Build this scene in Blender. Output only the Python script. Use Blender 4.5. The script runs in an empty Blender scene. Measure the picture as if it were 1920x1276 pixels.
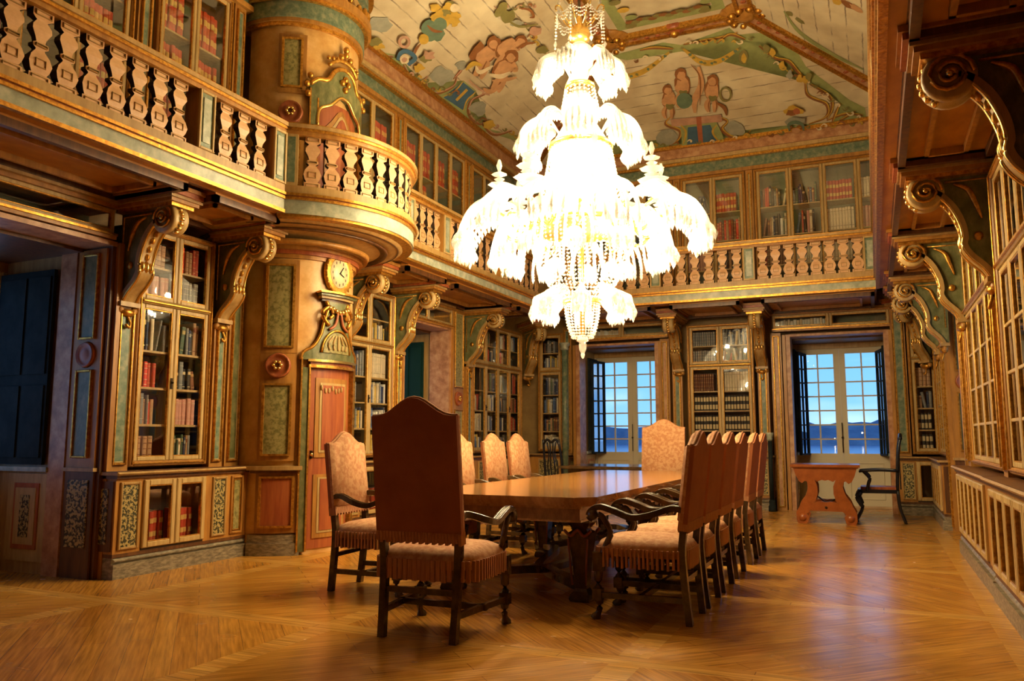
import bpy, bmesh, math, random
from mathutils import Vector, Matrix
random.seed(7)
PI = math.pi
sc = bpy.context.scene
COL = sc.collection
# ------------------------------------------------------------------ camera
CAMZ, FPX, HY = 1.15, 1500.0, 820.0
TH = math.atan((HY-638)/FPX); PSI = math.atan(680/math.hypot(FPX, HY-638))
cd = bpy.data.cameras.new('camera'); cam = bpy.data.objects.new('camera', cd); COL.objects.link(cam)
cam.location = (0, 0, CAMZ); cam.rotation_euler = (PI/2+TH, 0, PSI)
cd.sensor_width = 36; cd.lens = FPX/1920*36; cd.clip_start = .05; cd.clip_end = 6000
sc.camera = cam
# ------------------------------------------------------------------ world, exposure
sc.view_settings.view_transform = 'Standard'; sc.view_settings.look = 'None'
sc.view_settings.gamma = 1; sc.view_settings.use_curve_mapping = False
sc.view_settings.exposure = 1.0
sc.cycles.use_denoising = True
sc.cycles.max_bounces = 7; sc.cycles.diffuse_bounces = 2; sc.cycles.glossy_bounces = 3
sc.cycles.transmission_bounces = 4; sc.cycles.transparent_max_bounces = 24
sc.cycles.caustics_reflective = False; sc.cycles.caustics_refractive = False
sc.cycles.sample_clamp_indirect = 4.0
LAMP = .85          # chandelier power factor
LCOL = (1.0, .79, .44)
world = bpy.data.worlds.new('dusk'); sc.world = world; world.use_nodes = True
def build_world():
    nt = world.node_tree; n = nt.nodes; bg = n['Background']
    tc = n.new('ShaderNodeTexCoord'); sp = n.new('ShaderNodeSeparateXYZ'); cr = n.new('ShaderNodeValToRGB')
    nt.links.new(tc.outputs['Generated'], sp.inputs[0]); nt.links.new(sp.outputs['Z'], cr.inputs[0])
    e = cr.color_ramp.elements
    e[0].position = 0.0; e[0].color = (.17, .37, .68, 1)
    e[1].position = .45; e[1].color = (.05, .16, .5, 1)
    x = e.new(.12); x.color = (.11, .32, .62, 1)
    ns = n.new('ShaderNodeTexNoise'); ns.inputs['Scale'].default_value = 5; ns.inputs['Detail'].default_value = 3
    mp = n.new('ShaderNodeMapping'); mp.inputs['Scale'].default_value = (1, 1, 4)
    nt.links.new(tc.outputs['Generated'], mp.inputs[0]); nt.links.new(mp.outputs[0], ns.inputs['Vector'])
    mx = n.new('ShaderNodeMix'); mx.data_type = 'RGBA'; mx.inputs[7].default_value = (.42, .58, .72, 1)
    r2 = n.new('ShaderNodeMapRange'); r2.inputs[1].default_value = .52; r2.inputs[2].default_value = .75; r2.inputs[4].default_value = .6
    nt.links.new(ns.outputs[0], r2.inputs[0]); nt.links.new(r2.outputs[0], mx.inputs[0])
    nt.links.new(cr.outputs[0], mx.inputs[6]); nt.links.new(mx.outputs[2], bg.inputs[0])
    bg.inputs[1].default_value = 1.15
build_world()
# ------------------------------------------------------------------ room measures
XL, YF, XR, YN = -5.9, 13.68, .9, -1.0      # bookcase planes; near wall
GZ = 3.25                                   # gallery underside
GL, GF, GR = -4.92, 12.25, .13              # gallery edges
DCX, DCY, DR = -5.8, 6.95, .665             # stair drum
BCX, BCY, BR = -5.65, 6.8, 1.28             # balcony round
CH = (-2.5, 7.2)                            # chandelier axis
# ------------------------------------------------------------------ materials
def hexc(r, g, b): return tuple(((v/255)/12.92 if v/255 <= .04045 else ((v/255+.055)/1.055)**2.4) for v in (r, g, b))
M = {}
def mat(name, c1, c2=None, scale=8, rough=.5, metal=0, stretch=(1, 1, 1), contrast=(.35, .65), bump=0, detail=5, c3=None, coat=0, coord='Object', spec=.5):
    m = bpy.data.materials.new(name); m.use_nodes = True; nt = m.node_tree; n = nt.nodes; b = n['Principled BSDF']
    b.inputs['Roughness'].default_value = rough; b.inputs['Metallic'].default_value = metal
    b.inputs['Coat Weight'].default_value = coat; b.inputs['Coat Roughness'].default_value = .12
    b.inputs['Specular IOR Level'].default_value = spec
    if c2 is None: b.inputs['Base Color'].default_value = (*c1, 1)
    else:
        tc = n.new('ShaderNodeTexCoord'); mp = n.new('ShaderNodeMapping'); ns = n.new('ShaderNodeTexNoise'); cr = n.new('ShaderNodeValToRGB')
        mp.inputs['Scale'].default_value = stretch
        ns.inputs['Scale'].default_value = scale; ns.inputs['Detail'].default_value = detail; ns.inputs['Roughness'].default_value = .62
        nt.links.new(tc.outputs[coord], mp.inputs[0]); nt.links.new(mp.outputs[0], ns.inputs['Vector']); nt.links.new(ns.outputs[0], cr.inputs[0])
        e = cr.color_ramp.elements; e[0].position = contrast[0]; e[0].color = (*c1, 1); e[1].position = contrast[1]; e[1].color = (*c2, 1)
        if c3: x = e.new(sum(contrast)/2); x.color = (*c3, 1)
        nt.links.new(cr.outputs[0], b.inputs['Base Color'])
        if bump:
            bp = n.new('ShaderNodeBump'); bp.inputs['Strength'].default_value = bump; bp.inputs['Distance'].default_value = .01
            nt.links.new(ns.outputs[0], bp.inputs['Height']); nt.links.new(bp.outputs[0], b.inputs['Normal'])
    M[name] = m; return m
mat('gold', (.80, .42, .07), (.42, .17, .02), 30, .32, .75, bump=.3)
mat('gilt_bright', (.95, .62, .18), None, rough=.25, metal=.9)
mat('cream_wood', (.46, .29, .10), (.62, .42, .17), 6, .42, stretch=(4, 4, .6), bump=.15)
mat('tan_wood', (.38, .215, .065), (.52, .32, .115), 5, .42, stretch=(4, 4, .6))
mat('orange_wood', (.33, .135, .025), (.52, .24, .045), 5, .4, stretch=(3, 3, .5), bump=.1)
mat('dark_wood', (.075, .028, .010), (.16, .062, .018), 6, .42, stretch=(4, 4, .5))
mat('red_wood', (.32, .07, .025), (.48, .14, .04), 5, .38, stretch=(5, 5, .4))
mat('soffit_wood', (.42, .17, .03), (.60, .27, .05), 3, .45, stretch=(1, 2, 1))
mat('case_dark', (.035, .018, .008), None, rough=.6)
mat('case_grey', (.16, .16, .09), (.22, .22, .13), 4, .6)
mat('green_marble', (.10, .105, .03), (.26, .23, .09), 14, .38, bump=0, c3=(.16, .16, .06), stretch=(1, 1, .6))
mat('teal_marble', (.09, .14, .085), (.30, .30, .18), 14, .38, c3=(.16, .21, .13))
mat('grey_marble', (.30, .31, .22), (.56, .54, .40), 10, .35, c3=(.40, .42, .31))
mat('pink_marble', (.36, .15, .06), (.62, .35, .18), 9, .4, c3=(.50, .24, .11))
mat('peach_marble', (.60, .30, .08), (.80, .50, .20), 5, .36, c3=(.70, .39, .12))
mat('plinth_marble', (.14, .11, .07), (.38, .31, .20), 16, .4, stretch=(1, 1, 3), c3=(.24, .19, .12))
mat('carved_grille', (.03, .03, .012), (.46, .34, .12), 42, .45, contrast=(.46, .54), bump=.6, detail=2)
mat('floral_panel', (.17, .15, .045), (.38, .31, .12), 24, .42, contrast=(.40, .58), c3=(.30, .25, .08))
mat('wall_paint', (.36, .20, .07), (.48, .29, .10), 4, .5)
mat('stone', (.52, .34, .2), (.66, .46, .28), 6, .5)
mat('baluster_paint', (.62, .34, .16), (.78, .47, .24), 8, .4)
mat('damask', (.47, .20, .08), (.60, .32, .15), 26, .85, contrast=(.42, .58), detail=3, bump=.2)
mat('back_cloth', (.30, .085, .022), (.36, .11, .03), 6, .8)
mat('fringe', (.36, .13, .05), (.55, .26, .11), 60, .85, stretch=(3, 3, .15))
mat('chair_wood', (.045, .024, .010), (.11, .06, .022), 6, .18, stretch=(2, 2, 2))
mat('table_wood', (.24, .095, .02), (.40, .18, .045), 4, .2, stretch=(5, .6, 2), coat=.5)
mat('apron_wood', (.17, .065, .018), (.27, .115, .035), 5, .25, stretch=(4, .6, 2))
mat('walnut', (.25, .06, .010), (.36, .095, .018), 5, .3, stretch=(2, 2, 2))
mat('black_paint', (.012, .012, .014), None, rough=.25)
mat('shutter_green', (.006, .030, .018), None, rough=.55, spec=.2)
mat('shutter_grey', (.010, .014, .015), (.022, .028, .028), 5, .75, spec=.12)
mat('window_cream', (.70, .60, .42), None, rough=.45)
mat('metal_dark', (.06, .04, .02), None, rough=.3, metal=.8)
mat('white_face', (.9, .75, .45), None, rough=.3)
mat('card_white', (.8, .78, .72), None, rough=.6)
def glass(name, f0=.06, tint=(1, 1, 1)):
    m = bpy.data.materials.new(name); m.use_nodes = True; nt = m.node_tree; n = nt.nodes
    n.remove(n['Principled BSDF']); out = n['Material Output']
    t = n.new('ShaderNodeBsdfTransparent'); g = n.new('ShaderNodeBsdfGlossy'); mx = n.new('ShaderNodeMixShader'); lw = n.new('ShaderNodeLayerWeight')
    t.inputs[0].default_value = (*tint, 1); g.inputs['Roughness'].default_value = .015; lw.inputs[0].default_value = .5; pw = n.new('ShaderNodeMath'); pw.operation = 'POWER'; pw.inputs[1].default_value = 4.5
    md = n.new('ShaderNodeMath'); md.operation = 'ADD'; md.inputs[1].default_value = f0; md.use_clamp = True
    nt.links.new(lw.outputs['Facing'], pw.inputs[0]); nt.links.new(pw.outputs[0], md.inputs[0]); nt.links.new(md.outputs[0], mx.inputs[0]); nt.links.new(t.outputs[0], mx.inputs[1]); nt.links.new(g.outputs[0], mx.inputs[2])
    nt.links.new(mx.outputs[0], out.inputs[0]); M[name] = m; return m
glass('pane_glass', .085); glass('leaf_glass', .4, (.75, .85, 1)); glass('window_glass', .02, (.97, .98, 1))
def crystal():
    m = bpy.data.materials.new('crystal'); m.use_nodes = True; nt = m.node_tree; n = nt.nodes
    n.remove(n['Principled BSDF']); out = n['Material Output']
    t = n.new('ShaderNodeBsdfTransparent'); g = n.new('ShaderNodeBsdfGlossy'); tr = n.new('ShaderNodeBsdfTranslucent'); df = n.new('ShaderNodeBsdfDiffuse')
    g.inputs['Roughness'].default_value = .12; tr.inputs[0].default_value = (1, .97, .92, 1); df.inputs[0].default_value = (1, .97, .92, 1)
    a = n.new('ShaderNodeMixShader'); a.inputs[0].default_value = .5; nt.links.new(tr.outputs[0], a.inputs[1]); nt.links.new(df.outputs[0], a.inputs[2])
    b = n.new('ShaderNodeMixShader'); b.inputs[0].default_value = .3; nt.links.new(a.outputs[0], b.inputs[1]); nt.links.new(g.outputs[0], b.inputs[2])
    c = n.new('ShaderNodeMixShader'); c.inputs[0].default_value = .6; nt.links.new(t.outputs[0], c.inputs[1]); nt.links.new(b.outputs[0], c.inputs[2])
    nt.links.new(c.outputs[0], out.inputs[0]); M['crystal'] = m
crystal()
def emis(name, c, s):
    m = bpy.data.materials.new(name); m.use_nodes = True; b = m.node_tree.nodes['Principled BSDF']
    b.inputs['Base Color'].default_value = (*c, 1); b.inputs['Emission Color'].default_value = (*c, 1); b.inputs['Emission Strength'].default_value = s; M[name] = m
emis('bulb', (1, .8, .5), 14); emis('town_light', (1, .8, .5), 12)
def floor_mat():
    m = bpy.data.materials.new('parquet'); m.use_nodes = True; nt = m.node_tree; n = nt.nodes; L = nt.links.new; b = n['Principled BSDF']
    tc = n.new('ShaderNodeTexCoord'); sp = n.new('ShaderNodeSeparateXYZ'); L(tc.outputs['Object'], sp.inputs[0])
    def brick(rot, w, h, c1, c2):
        mp = n.new('ShaderNodeMapping'); mp.inputs['Rotation'].default_value = (0, 0, rot); L(tc.outputs['Object'], mp.inputs[0])
        br = n.new('ShaderNodeTexBrick'); br.inputs['Scale'].default_value = 1; br.inputs['Brick Width'].default_value = w; br.inputs['Row Height'].default_value = h
        br.inputs['Mortar Size'].default_value = .0016; br.inputs['Mortar Smooth'].default_value = .3; br.inputs['Bias'].default_value = -.1
        br.inputs['Color1'].default_value = (*c1, 1); br.inputs['Color2'].default_value = (*c2, 1); br.inputs['Mortar'].default_value = (.26, .09, .014, 1); br.offset = .37
        L(mp.outputs[0], br.inputs['Vector'])
        mg = n.new('ShaderNodeMapping'); mg.inputs['Scale'].default_value = (1.2, 22, 1); L(mp.outputs[0], mg.inputs[0])
        ns = n.new('ShaderNodeTexNoise'); ns.inputs['Scale'].default_value = 2.5; ns.inputs['Detail'].default_value = 6; L(mg.outputs[0], ns.inputs['Vector'])
        mr = n.new('ShaderNodeMapRange'); mr.inputs[1].default_value = .3; mr.inputs[2].default_value = .7; mr.inputs[3].default_value = .6; mr.inputs[4].default_value = 1.2; L(ns.outputs[0], mr.inputs[0])
        mu = n.new('ShaderNodeMix'); mu.data_type = 'RGBA'; mu.blend_type = 'MULTIPLY'; mu.inputs[0].default_value = 1; L(br.outputs[0], mu.inputs[6]); L(mr.outputs[0], mu.inputs[7])
        return mu.outputs[2]
    A = brick(PI/4, 1.3, .12, (.62, .27, .035), (.50, .195, .022)); B = brick(-PI/4, 1.3, .12, (.66, .30, .042), (.54, .22, .026)); C_ = brick(0, 1.6, .07, (.74, .37, .065), (.64, .29, .045))
    def math_(op, a, b_=None, c=None):
        k = n.new('ShaderNodeMath'); k.operation = op
        for i, v in enumerate((a, b_, c)):
            if v is None: continue
            if isinstance(v, (int, float)): k.inputs[i].default_value = v
            else: L(v, k.inputs[i])
        return k.outputs[0]
    S = 1.9
    X = math_('DIVIDE', math_('ADD', sp.outputs[0], 20.3), S); Y = math_('DIVIDE', math_('ADD', sp.outputs[1], 20.6), S)
    chk = math_('MODULO', math_('ADD', math_('FLOOR', X), math_('FLOOR', Y)), 2)
    fx, fy = math_('FRACT', X), math_('FRACT', Y)
    bd = math_('MAXIMUM', math_('LESS_THAN', fx, .085), math_('LESS_THAN', fy, .085))
    m1 = n.new('ShaderNodeMix'); m1.data_type = 'RGBA'; L(chk, m1.inputs[0]); L(A, m1.inputs[6]); L(B, m1.inputs[7])
    m2 = n.new('ShaderNodeMix'); m2.data_type = 'RGBA'; L(bd, m2.inputs[0]); L(m1.outputs[2], m2.inputs[6]); L(C_, m2.inputs[7])
    L(m2.outputs[2], b.inputs['Base Color'])
    nr = n.new('ShaderNodeTexNoise'); nr.inputs['Scale'].default_value = 3; L(tc.outputs['Object'], nr.inputs['Vector'])
    r = n.new('ShaderNodeMapRange'); r.inputs[3].default_value = .14; r.inputs[4].default_value = .34; L(nr.outputs[0], r.inputs[0]); L(r.outputs[0], b.inputs['Roughness'])
    b.inputs['Specular IOR Level'].default_value = .6
    M['parquet'] = m
floor_mat()
def ceil_mat():
    m = bpy.data.materials.new('painted_boards'); m.use_nodes = True; nt = m.node_tree; n = nt.nodes; L = nt.links.new; b = n['Principled BSDF']
    tc = n.new('ShaderNodeTexCoord'); sp = n.new('ShaderNodeSeparateXYZ'); L(tc.outputs['Object'], sp.inputs[0])
    ns = n.new('ShaderNodeTexNoise'); ns.inputs['Scale'].default_value = 2.2; ns.inputs['Detail'].default_value = 6; L(tc.outputs['Object'], ns.inputs['Vector'])
    ns2 = n.new('ShaderNodeTexNoise'); ns2.inputs['Scale'].default_value = 9; ns2.inputs['Detail'].default_value = 3; L(tc.outputs['Object'], ns2.inputs['Vector'])
    cr = n.new('ShaderNodeValToRGB'); e = cr.color_ramp.elements; e[0].position = .3; e[0].color = (.60, .47, .28, 1); e[1].position = .68; e[1].color = (.84, .72, .48, 1); L(ns.outputs[0], cr.inputs[0])
    ad = n.new('ShaderNodeMath'); ad.operation = 'MULTIPLY_ADD'; ad.inputs[1].default_value = .012; L(ns2.outputs[0], ad.inputs[0]); L(sp.outputs[2], ad.inputs[2])
    dv = n.new('ShaderNodeMath'); dv.operation = 'DIVIDE'; dv.inputs[1].default_value = .082; L(ad.outputs[0], dv.inputs[0])
    fr = n.new('ShaderNodeMath'); fr.operation = 'FRACT'; L(dv.outputs[0], fr.inputs[0])
    lt = n.new('ShaderNodeMath'); lt.operation = 'LESS_THAN'; lt.inputs[1].default_value = .085; L(fr.outputs[0], lt.inputs[0])
    ns3 = n.new('ShaderNodeTexNoise'); ns3.inputs['Scale'].default_value = 3; L(tc.outputs['Object'], ns3.inputs['Vector'])
    mr = n.new('ShaderNodeMapRange'); mr.inputs[1].default_value = .38; mr.inputs[2].default_value = .6; mr.inputs[4].default_value = .75; L(ns3.outputs[0], mr.inputs[0])
    mu = n.new('ShaderNodeMath'); mu.operation = 'MULTIPLY'; L(lt.outputs[0], mu.inputs[0]); L(mr.outputs[0], mu.inputs[1])
    mx = n.new('ShaderNodeMix'); mx.data_type = 'RGBA'; mx.inputs[7].default_value = (.16, .09, .05, 1); L(mu.outputs[0], mx.inputs[0]); L(cr.outputs[0], mx.inputs[6])
    L(mx.outputs[2], b.inputs['Base Color']); b.inputs['Roughness'].default_value = .6
    M['painted_boards'] = m
ceil_mat()
# ------------------------------------------------------------------ mesh builder
def catmull(pts, n=6, closed=False):
    P = [Vector(p) for p in pts]; out = []; N = len(P)
    rng = range(N if closed else N-1)
    for i in rng:
        p1, p2 = P[i], P[(i+1) % N]
        p0 = P[(i-1) % N] if closed or i > 0 else p1*2-p2
        p3 = P[(i+2) % N] if closed or i+2 < N else p2*2-p1
        for k in range(n):
            t = k/n
            out.append(.5*((2*p1)+(-p0+p2)*t+(2*p0-5*p1+4*p2-p3)*t*t+(-p0+3*p1-3*p2+p3)*t**3))
    if not closed: out.append(P[-1])
    return out
class MB:
    def __init__(s): s.v = []; s.f = []; s.m = []; s.sm = []; s.mats = []; s.T = None
    def mi(s, m):
        if m not in s.mats: s.mats.append(m)
        return s.mats.index(m)
    def add(s, vs, fs, m, smooth=False):
        o = len(s.v); i = s.mi(m)
        if s.T is not None: vs = [s.T @ Vector(v) for v in vs]
        s.v += [tuple(v) for v in vs]
        for f in fs: s.f.append(tuple(o+k for k in f)); s.m.append(i); s.sm.append(smooth)
        return s
    def box(s, x0, x1, y0, y1, z0, z1, m):
        return s.add([(x0, y0, z0), (x1, y0, z0), (x1, y1, z0), (x0, y1, z0), (x0, y0, z1), (x1, y0, z1), (x1, y1, z1), (x0, y1, z1)],
                     [(0, 3, 2, 1), (4, 5, 6, 7), (0, 1, 5, 4), (1, 2, 6, 5), (2, 3, 7, 6), (3, 0, 4, 7)], m)
    def cbox(s, x0, x1, y0, y1, z0, z1, m, c=.012):     # front (-y) face chamfered
        return s.add([(x0, y1, z0), (x1, y1, z0), (x1, y1, z1), (x0, y1, z1), (x0, y0+c, z0), (x1, y0+c, z0), (x1, y0+c, z1), (x0, y0+c, z1),
                      (x0+c, y0, z0+c), (x1-c, y0, z0+c), (x1-c, y0, z1-c), (x0+c, y0, z1-c)],
                     [(0, 1, 2, 3), (0, 4, 5, 1), (1, 5, 6, 2), (2, 6, 7, 3), (3, 7, 4, 0), (4, 8, 9, 5), (5, 9, 10, 6), (6, 10, 11, 7), (7, 11, 8, 4), (8, 11, 10, 9)], m)
    def frame(s, x0, x1, z0, z1, w, y0, y1, m, c=.008):
        s.cbox(x0, x0+w, y0, y1, z0, z1, m, c); s.cbox(x1-w, x1, y0, y1, z0, z1, m, c)
        s.cbox(x0+w, x1-w, y0, y1, z0, z0+w, m, c); s.cbox(x0+w, x1-w, y0, y1, z1-w, z1, m, c); return s
    def prism(s, poly, a0, a1, axis, m, smooth=False):  # poly (p,q) extruded along axis
        n = len(poly)
        def P(p, q, a): return {'x': (a, p, q), 'y': (p, a, q), 'z': (p, q, a)}[axis]
        vs = [P(p, q, a0) for p, q in poly]+[P(p, q, a1) for p, q in poly]
        s.add(vs, [tuple(range(n))[::-1], tuple(range(n, 2*n))], m)
        o = len(s.v)-2*n; i = s.mi(m)
        for k in range(n): s.f.append((o+k, o+(k+1) % n, o+n+(k+1) % n, o+n+k)); s.m.append(i); s.sm.append(smooth)
        return s
    def lathe(s, prof, m, c=(0, 0, 0), n=16, a0=0, a1=2*PI, smooth=True, rot=0, sx=1, sy=1):
        full = abs(a1-a0-2*PI) < 1e-6; k = n if full else n+1; vs = []
        for j in range(k):
            a = a0+(a1-a0)*j/n+rot
            for r, z in prof: vs.append((c[0]+r*math.cos(a)*sx, c[1]+r*math.sin(a)*sy, c[2]+z))
        L = len(prof); fs = []
        for j in range(n):
            j2 = (j+1) % k
            for i in range(L-1): fs.append((j*L+i, j2*L+i, j2*L+i+1, j*L+i+1))
        if full:
            if prof[0][0] > 1e-5: fs.append(tuple(j*L for j in range(k))[::-1])
            if prof[-1][0] > 1e-5: fs.append(tuple(j*L+L-1 for j in range(k)))
        return s.add(vs, fs, m, smooth)
    def tube(s, pts, r, m, n=6, smooth=True, rect=None, up=(0, 0, 1), taper=None):
        P = [Vector(p) for p in pts]; vs = []; N = len(P); up = Vector(up)
        for i, p in enumerate(P):
            t = (P[min(i+1, N-1)]-P[max(i-1, 0)]); t = t.normalized() if t.length > 1e-9 else Vector((0, 0, 1))
            a = t.cross(up)
            if a.length < 1e-3: a = t.cross(Vector((0, 1, 0)))
            a.normalize(); b = a.cross(t); k = taper[i] if taper else 1
            if rect:
                w, h = rect
                for q, w_ in ((-1, -1), (1, -1), (1, 1), (-1, 1)): vs.append(p+a*q*w/2*k+b*w_*h/2*k)
            else:
                for j in range(n): g = 2*PI*j/n; vs.append(p+(a*math.cos(g)+b*math.sin(g))*r*k)
        n = 4 if rect else n; fs = []
        for i in range(N-1):
            for j in range(n): fs.append((i*n+j, i*n+(j+1) % n, (i+1)*n+(j+1) % n, (i+1)*n+j))
        fs += [tuple(range(n))[::-1], tuple(range((N-1)*n, N*n))]
        return s.add(vs, fs, m, smooth and not rect)
    def sphere(s, c, r, m, n=8, sx=1, sy=1, sz=1):
        pr = [(r*math.sin(PI*i/n), -r*math.cos(PI*i/n)*sz) for i in range(n+1)]; pr[0] = (0, -r*sz); pr[-1] = (0, r*sz)
        return s.lathe(pr, m, c, max(6, n), sx=sx, sy=sy)
    def arc(s, cx, cy, r0, r1, a0, a1, z0, z1, m, n=24, smooth=False):
        vs = []
        for j in range(n+1):
            a = a0+(a1-a0)*j/n; ca, sa = math.cos(a), math.sin(a)
            vs += [(cx+r0*ca, cy+r0*sa, z0), (cx+r1*ca, cy+r1*sa, z0), (cx+r1*ca, cy+r1*sa, z1), (cx+r0*ca, cy+r0*sa, z1)]
        fs = [(0, 1, 2, 3), tuple(4*n+k for k in (3, 2, 1, 0))]
        for j in range(n):
            o = 4*j
            for k in range(4): fs.append((o+k, o+(k+1) % 4, o+4+(k+1) % 4, o+4+k))
        return s.add(vs, fs, m, smooth)
    def build(s, name, parent=None, loc=None, rot=None):
        me = bpy.data.meshes.new(name); me.from_pydata(s.v, [], s.f)
        for m in s.mats: me.materials.append(M[m])
        me.polygons.foreach_set('material_index', s.m); me.polygons.foreach_set('use_smooth', s.sm)
        bm = bmesh.new(); bm.from_mesh(me)
        bmesh.ops.remove_doubles(bm, verts=bm.verts, dist=1e-6)
        bmesh.ops.recalc_face_normals(bm, faces=bm.faces); bm.to_mesh(me); bm.free()
        o = bpy.data.objects.new(name, me); COL.objects.link(o)
        if parent: o.parent = parent
        if loc is not None: o.location = loc
        if rot is not None: o.rotation_euler = (0, 0, rot)
        return o
KIDS = {}
def tag(o, label=None, cat=None, group=None, kind=None):
    if label: o['label'] = label
    if cat: o['category'] = cat
    if group: o['group'] = group
    if kind: o['kind'] = kind
    return o
def empty(name, loc=(0, 0, 0), rz=0, label=None, cat=None, group=None, kind=None):
    o = bpy.data.objects.new(name, None); COL.objects.link(o); o.location = loc; o.rotation_euler = (0, 0, rz); o.empty_display_size = .1
    return tag(o, label, cat, group, kind)
def kids(o): return [c for c in bpy.data.objects if c.parent == o]
def copy_tree(o, loc, rz, label=None, group=None):
    def cp(a, par):
        c = a.copy(); COL.objects.link(c); c.parent = par
        for k in ch.get(a.name, []): cp(k, c)
        return c
    ch = {}
    for k in list(bpy.data.objects):
        if k.parent: ch.setdefault(k.parent.name, []).append(k)
    r = cp(o, None); r.location = loc; r.rotation_euler = (0, 0, rz)
    if label: r['label'] = label
    if group: r['group'] = group
    return r
ROT = {'L': PI/2, 'F': 0, 'R': -PI/2}
def wpos(w, c, y=0, z=0):            # c along wall in world measure, y into wall
    return {'L': (XL-y, c, z), 'F': (c, YF+y, z), 'R': (XR+y, c, z)}[w]
def sgn(w): return -1 if w == 'R' else 1
# ------------------------------------------------------------------ structure
def struct(name, mb): return tag(mb.build(name), kind='structure')
mb = MB(); mb.box(-7.6, 2.2, YN-.2, 14.95, -.1, 0, 'parquet'); struct('floor', mb)
OPEN = {'L': [(2.2, 4.75), (9.35, 10.75)], 'F': [(-4.87, -3.35), (-1.25, .27)], 'R': [(9.45, 11.5)]}
EXT = {'L': (YN, 14.7), 'F': (-7.1, 2.1), 'R': (YN, 14.7)}
def wall(w, name):
    mb = MB(); a, b = EXT[w]; zt = 2.82
    def seg(c0, c1, y0, y1, z0, z1, m='wall_paint'):
        p, q = wpos(w, c0, y0), wpos(w, c1, y1)
        mb.box(min(p[0], q[0]), max(p[0], q[0]), min(p[1], q[1]), max(p[1], q[1]), z0, z1, m)
    x = a
    for o0, o1 in OPEN[w]:
        seg(x, o0, .36, 1.5 if w == 'L' and x < 0 else 1.08, 0, zt); x = o1
    seg(x, b, .36, 1.08, 0, zt); seg(a, b, .36, 1.08, zt, 6.3)
    if w == 'L': seg(4.75, 5.2, 1.08, 1.5, 0, 3.0); seg(2.2, 4.75, 1.08, 1.5, 2.78, 3.0)
    o = struct(name, mb)
    if w != 'F':
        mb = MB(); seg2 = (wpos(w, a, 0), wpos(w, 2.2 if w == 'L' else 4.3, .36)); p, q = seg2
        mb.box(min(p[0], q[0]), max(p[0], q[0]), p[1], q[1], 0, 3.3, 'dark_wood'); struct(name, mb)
    return o
wall('L', 'wall_left'); wall('F', 'wall_far'); wall('R', 'wall_right')
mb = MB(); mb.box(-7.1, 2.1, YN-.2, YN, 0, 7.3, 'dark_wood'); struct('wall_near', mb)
# ceiling: four painted slopes and a flat middle
SX0, SX1, SY0, SY1, SZ = -5.78, .95, YN+.1, 13.56, 6.2
CX0, CX1, CY0, CY1, CZ = -3.45, -1.38, 1.3, 11.25, 7.2
def ceiling():
    mb = MB()
    s = [(SX0, SY0, SZ), (SX1, SY0, SZ), (SX1, SY1, SZ), (SX0, SY1, SZ)]; c = [(CX0, CY0, CZ), (CX1, CY0, CZ), (CX1, CY1, CZ), (CX0, CY1, CZ)]
    up = [(x, y, z+.12) for x, y, z in s+c]; v = s+c+up
    fs = []
    for o, inv in ((0, 0), (8, 1)):
        fs.append((o+4, o+5, o+6, o+7))
        for i in range(4): j = (i+1) % 4; fs.append((o+i, o+j, o+4+j, o+4+i))
    for i in range(4): j = (i+1) % 4; fs.append((i, j, 8+j, 8+i))
    mb.add(v, fs, 'painted_boards'); ob = struct('ceiling', mb)
    # ribs
    rb = MB(); S = [Vector(p) for p in s]; K = [Vector(p) for p in c]
    def rib(a, b, w=.26):
        a, b = Vector(a), Vector(b); d = (b-a).normalized(); side = d.cross(Vector((0, 0, 1))).normalized(); nrm = side.cross(d)
        if nrm.z > 0: nrm = -nrm
        def strip(off, w_, h, m):
            rb.tube([a+side*off+nrm*h/2, b+side*off+nrm*h/2], 0, m, rect=(w_, h), up=nrm)
        strip(0, w*.55, .05, 'pink_marble'); strip(w*.36, w*.2, .085, 'gold'); strip(-w*.36, w*.2, .085, 'gold')
        n = int((b-a).length/.16)
        for i in range(n):
            p = a+(b-a)*(i+.5)/n+nrm*.05
            rb.sphere(p+side*random.uniform(-.04, .04), .035, 'red_wood', 5, 1.3, 1.3, .6)
    for i in range(4): rib(S[i], K[i]); rib(K[i], K[(i+1) % 4])
    for i in range(4):
        p = K[i]
        rb.lathe([(.0, -.12), (.1, -.11), (.16, -.06), (.3, -.07), (.36, -.03), (.38, 0)], 'orange_wood', p, 20)
        for k in range(10): a = k*2*PI/10; rb.sphere((p.x+.23*math.cos(a), p.y+.23*math.sin(a), p.z-.07), .06, 'gold', 5)
    for a, b in ((K[3], K[2]), (K[0], K[3]), (K[1], K[2])):
        p = (a+b)/2; rb.sphere(p+Vector((0, 0, -.02)), .17, 'red_wood', 6, 1, 1, .5); rb.sphere(p+Vector((0, 0, -.08)), .08, 'gold', 6)
    r = rb.build('rib', ob)
    return ob
CEIL = ceiling()
# cornice round the room under the slopes
def cornice():
    lay = [(5.66, 5.72, .07, 'orange_wood'), (5.72, 5.9, .03, 'teal_marble'), (5.9, 5.94, .09, 'gold'), (5.94, 6.0, .13, 'cream_wood'), (6.0, 6.16, .16, 'pink_marble'), (6.16, 6.22, .22, 'gold'), (6.22, 6.3, .17, 'orange_wood')]
    for i, (w, a, b) in enumerate((('L', YN, 13.6), ('F', -5.9, .9), ('R', YN, 13.6))):
        mb = MB()
        for z0, z1, o, m in lay:
            p, q = wpos(w, a, -o), wpos(w, b, .38); mb.box(min(p[0], q[0]), max(p[0], q[0]), min(p[1], q[1]), max(p[1], q[1]), z0, z1, m)
        struct('trim_%d' % (i+1), mb)
cornice()
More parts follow.
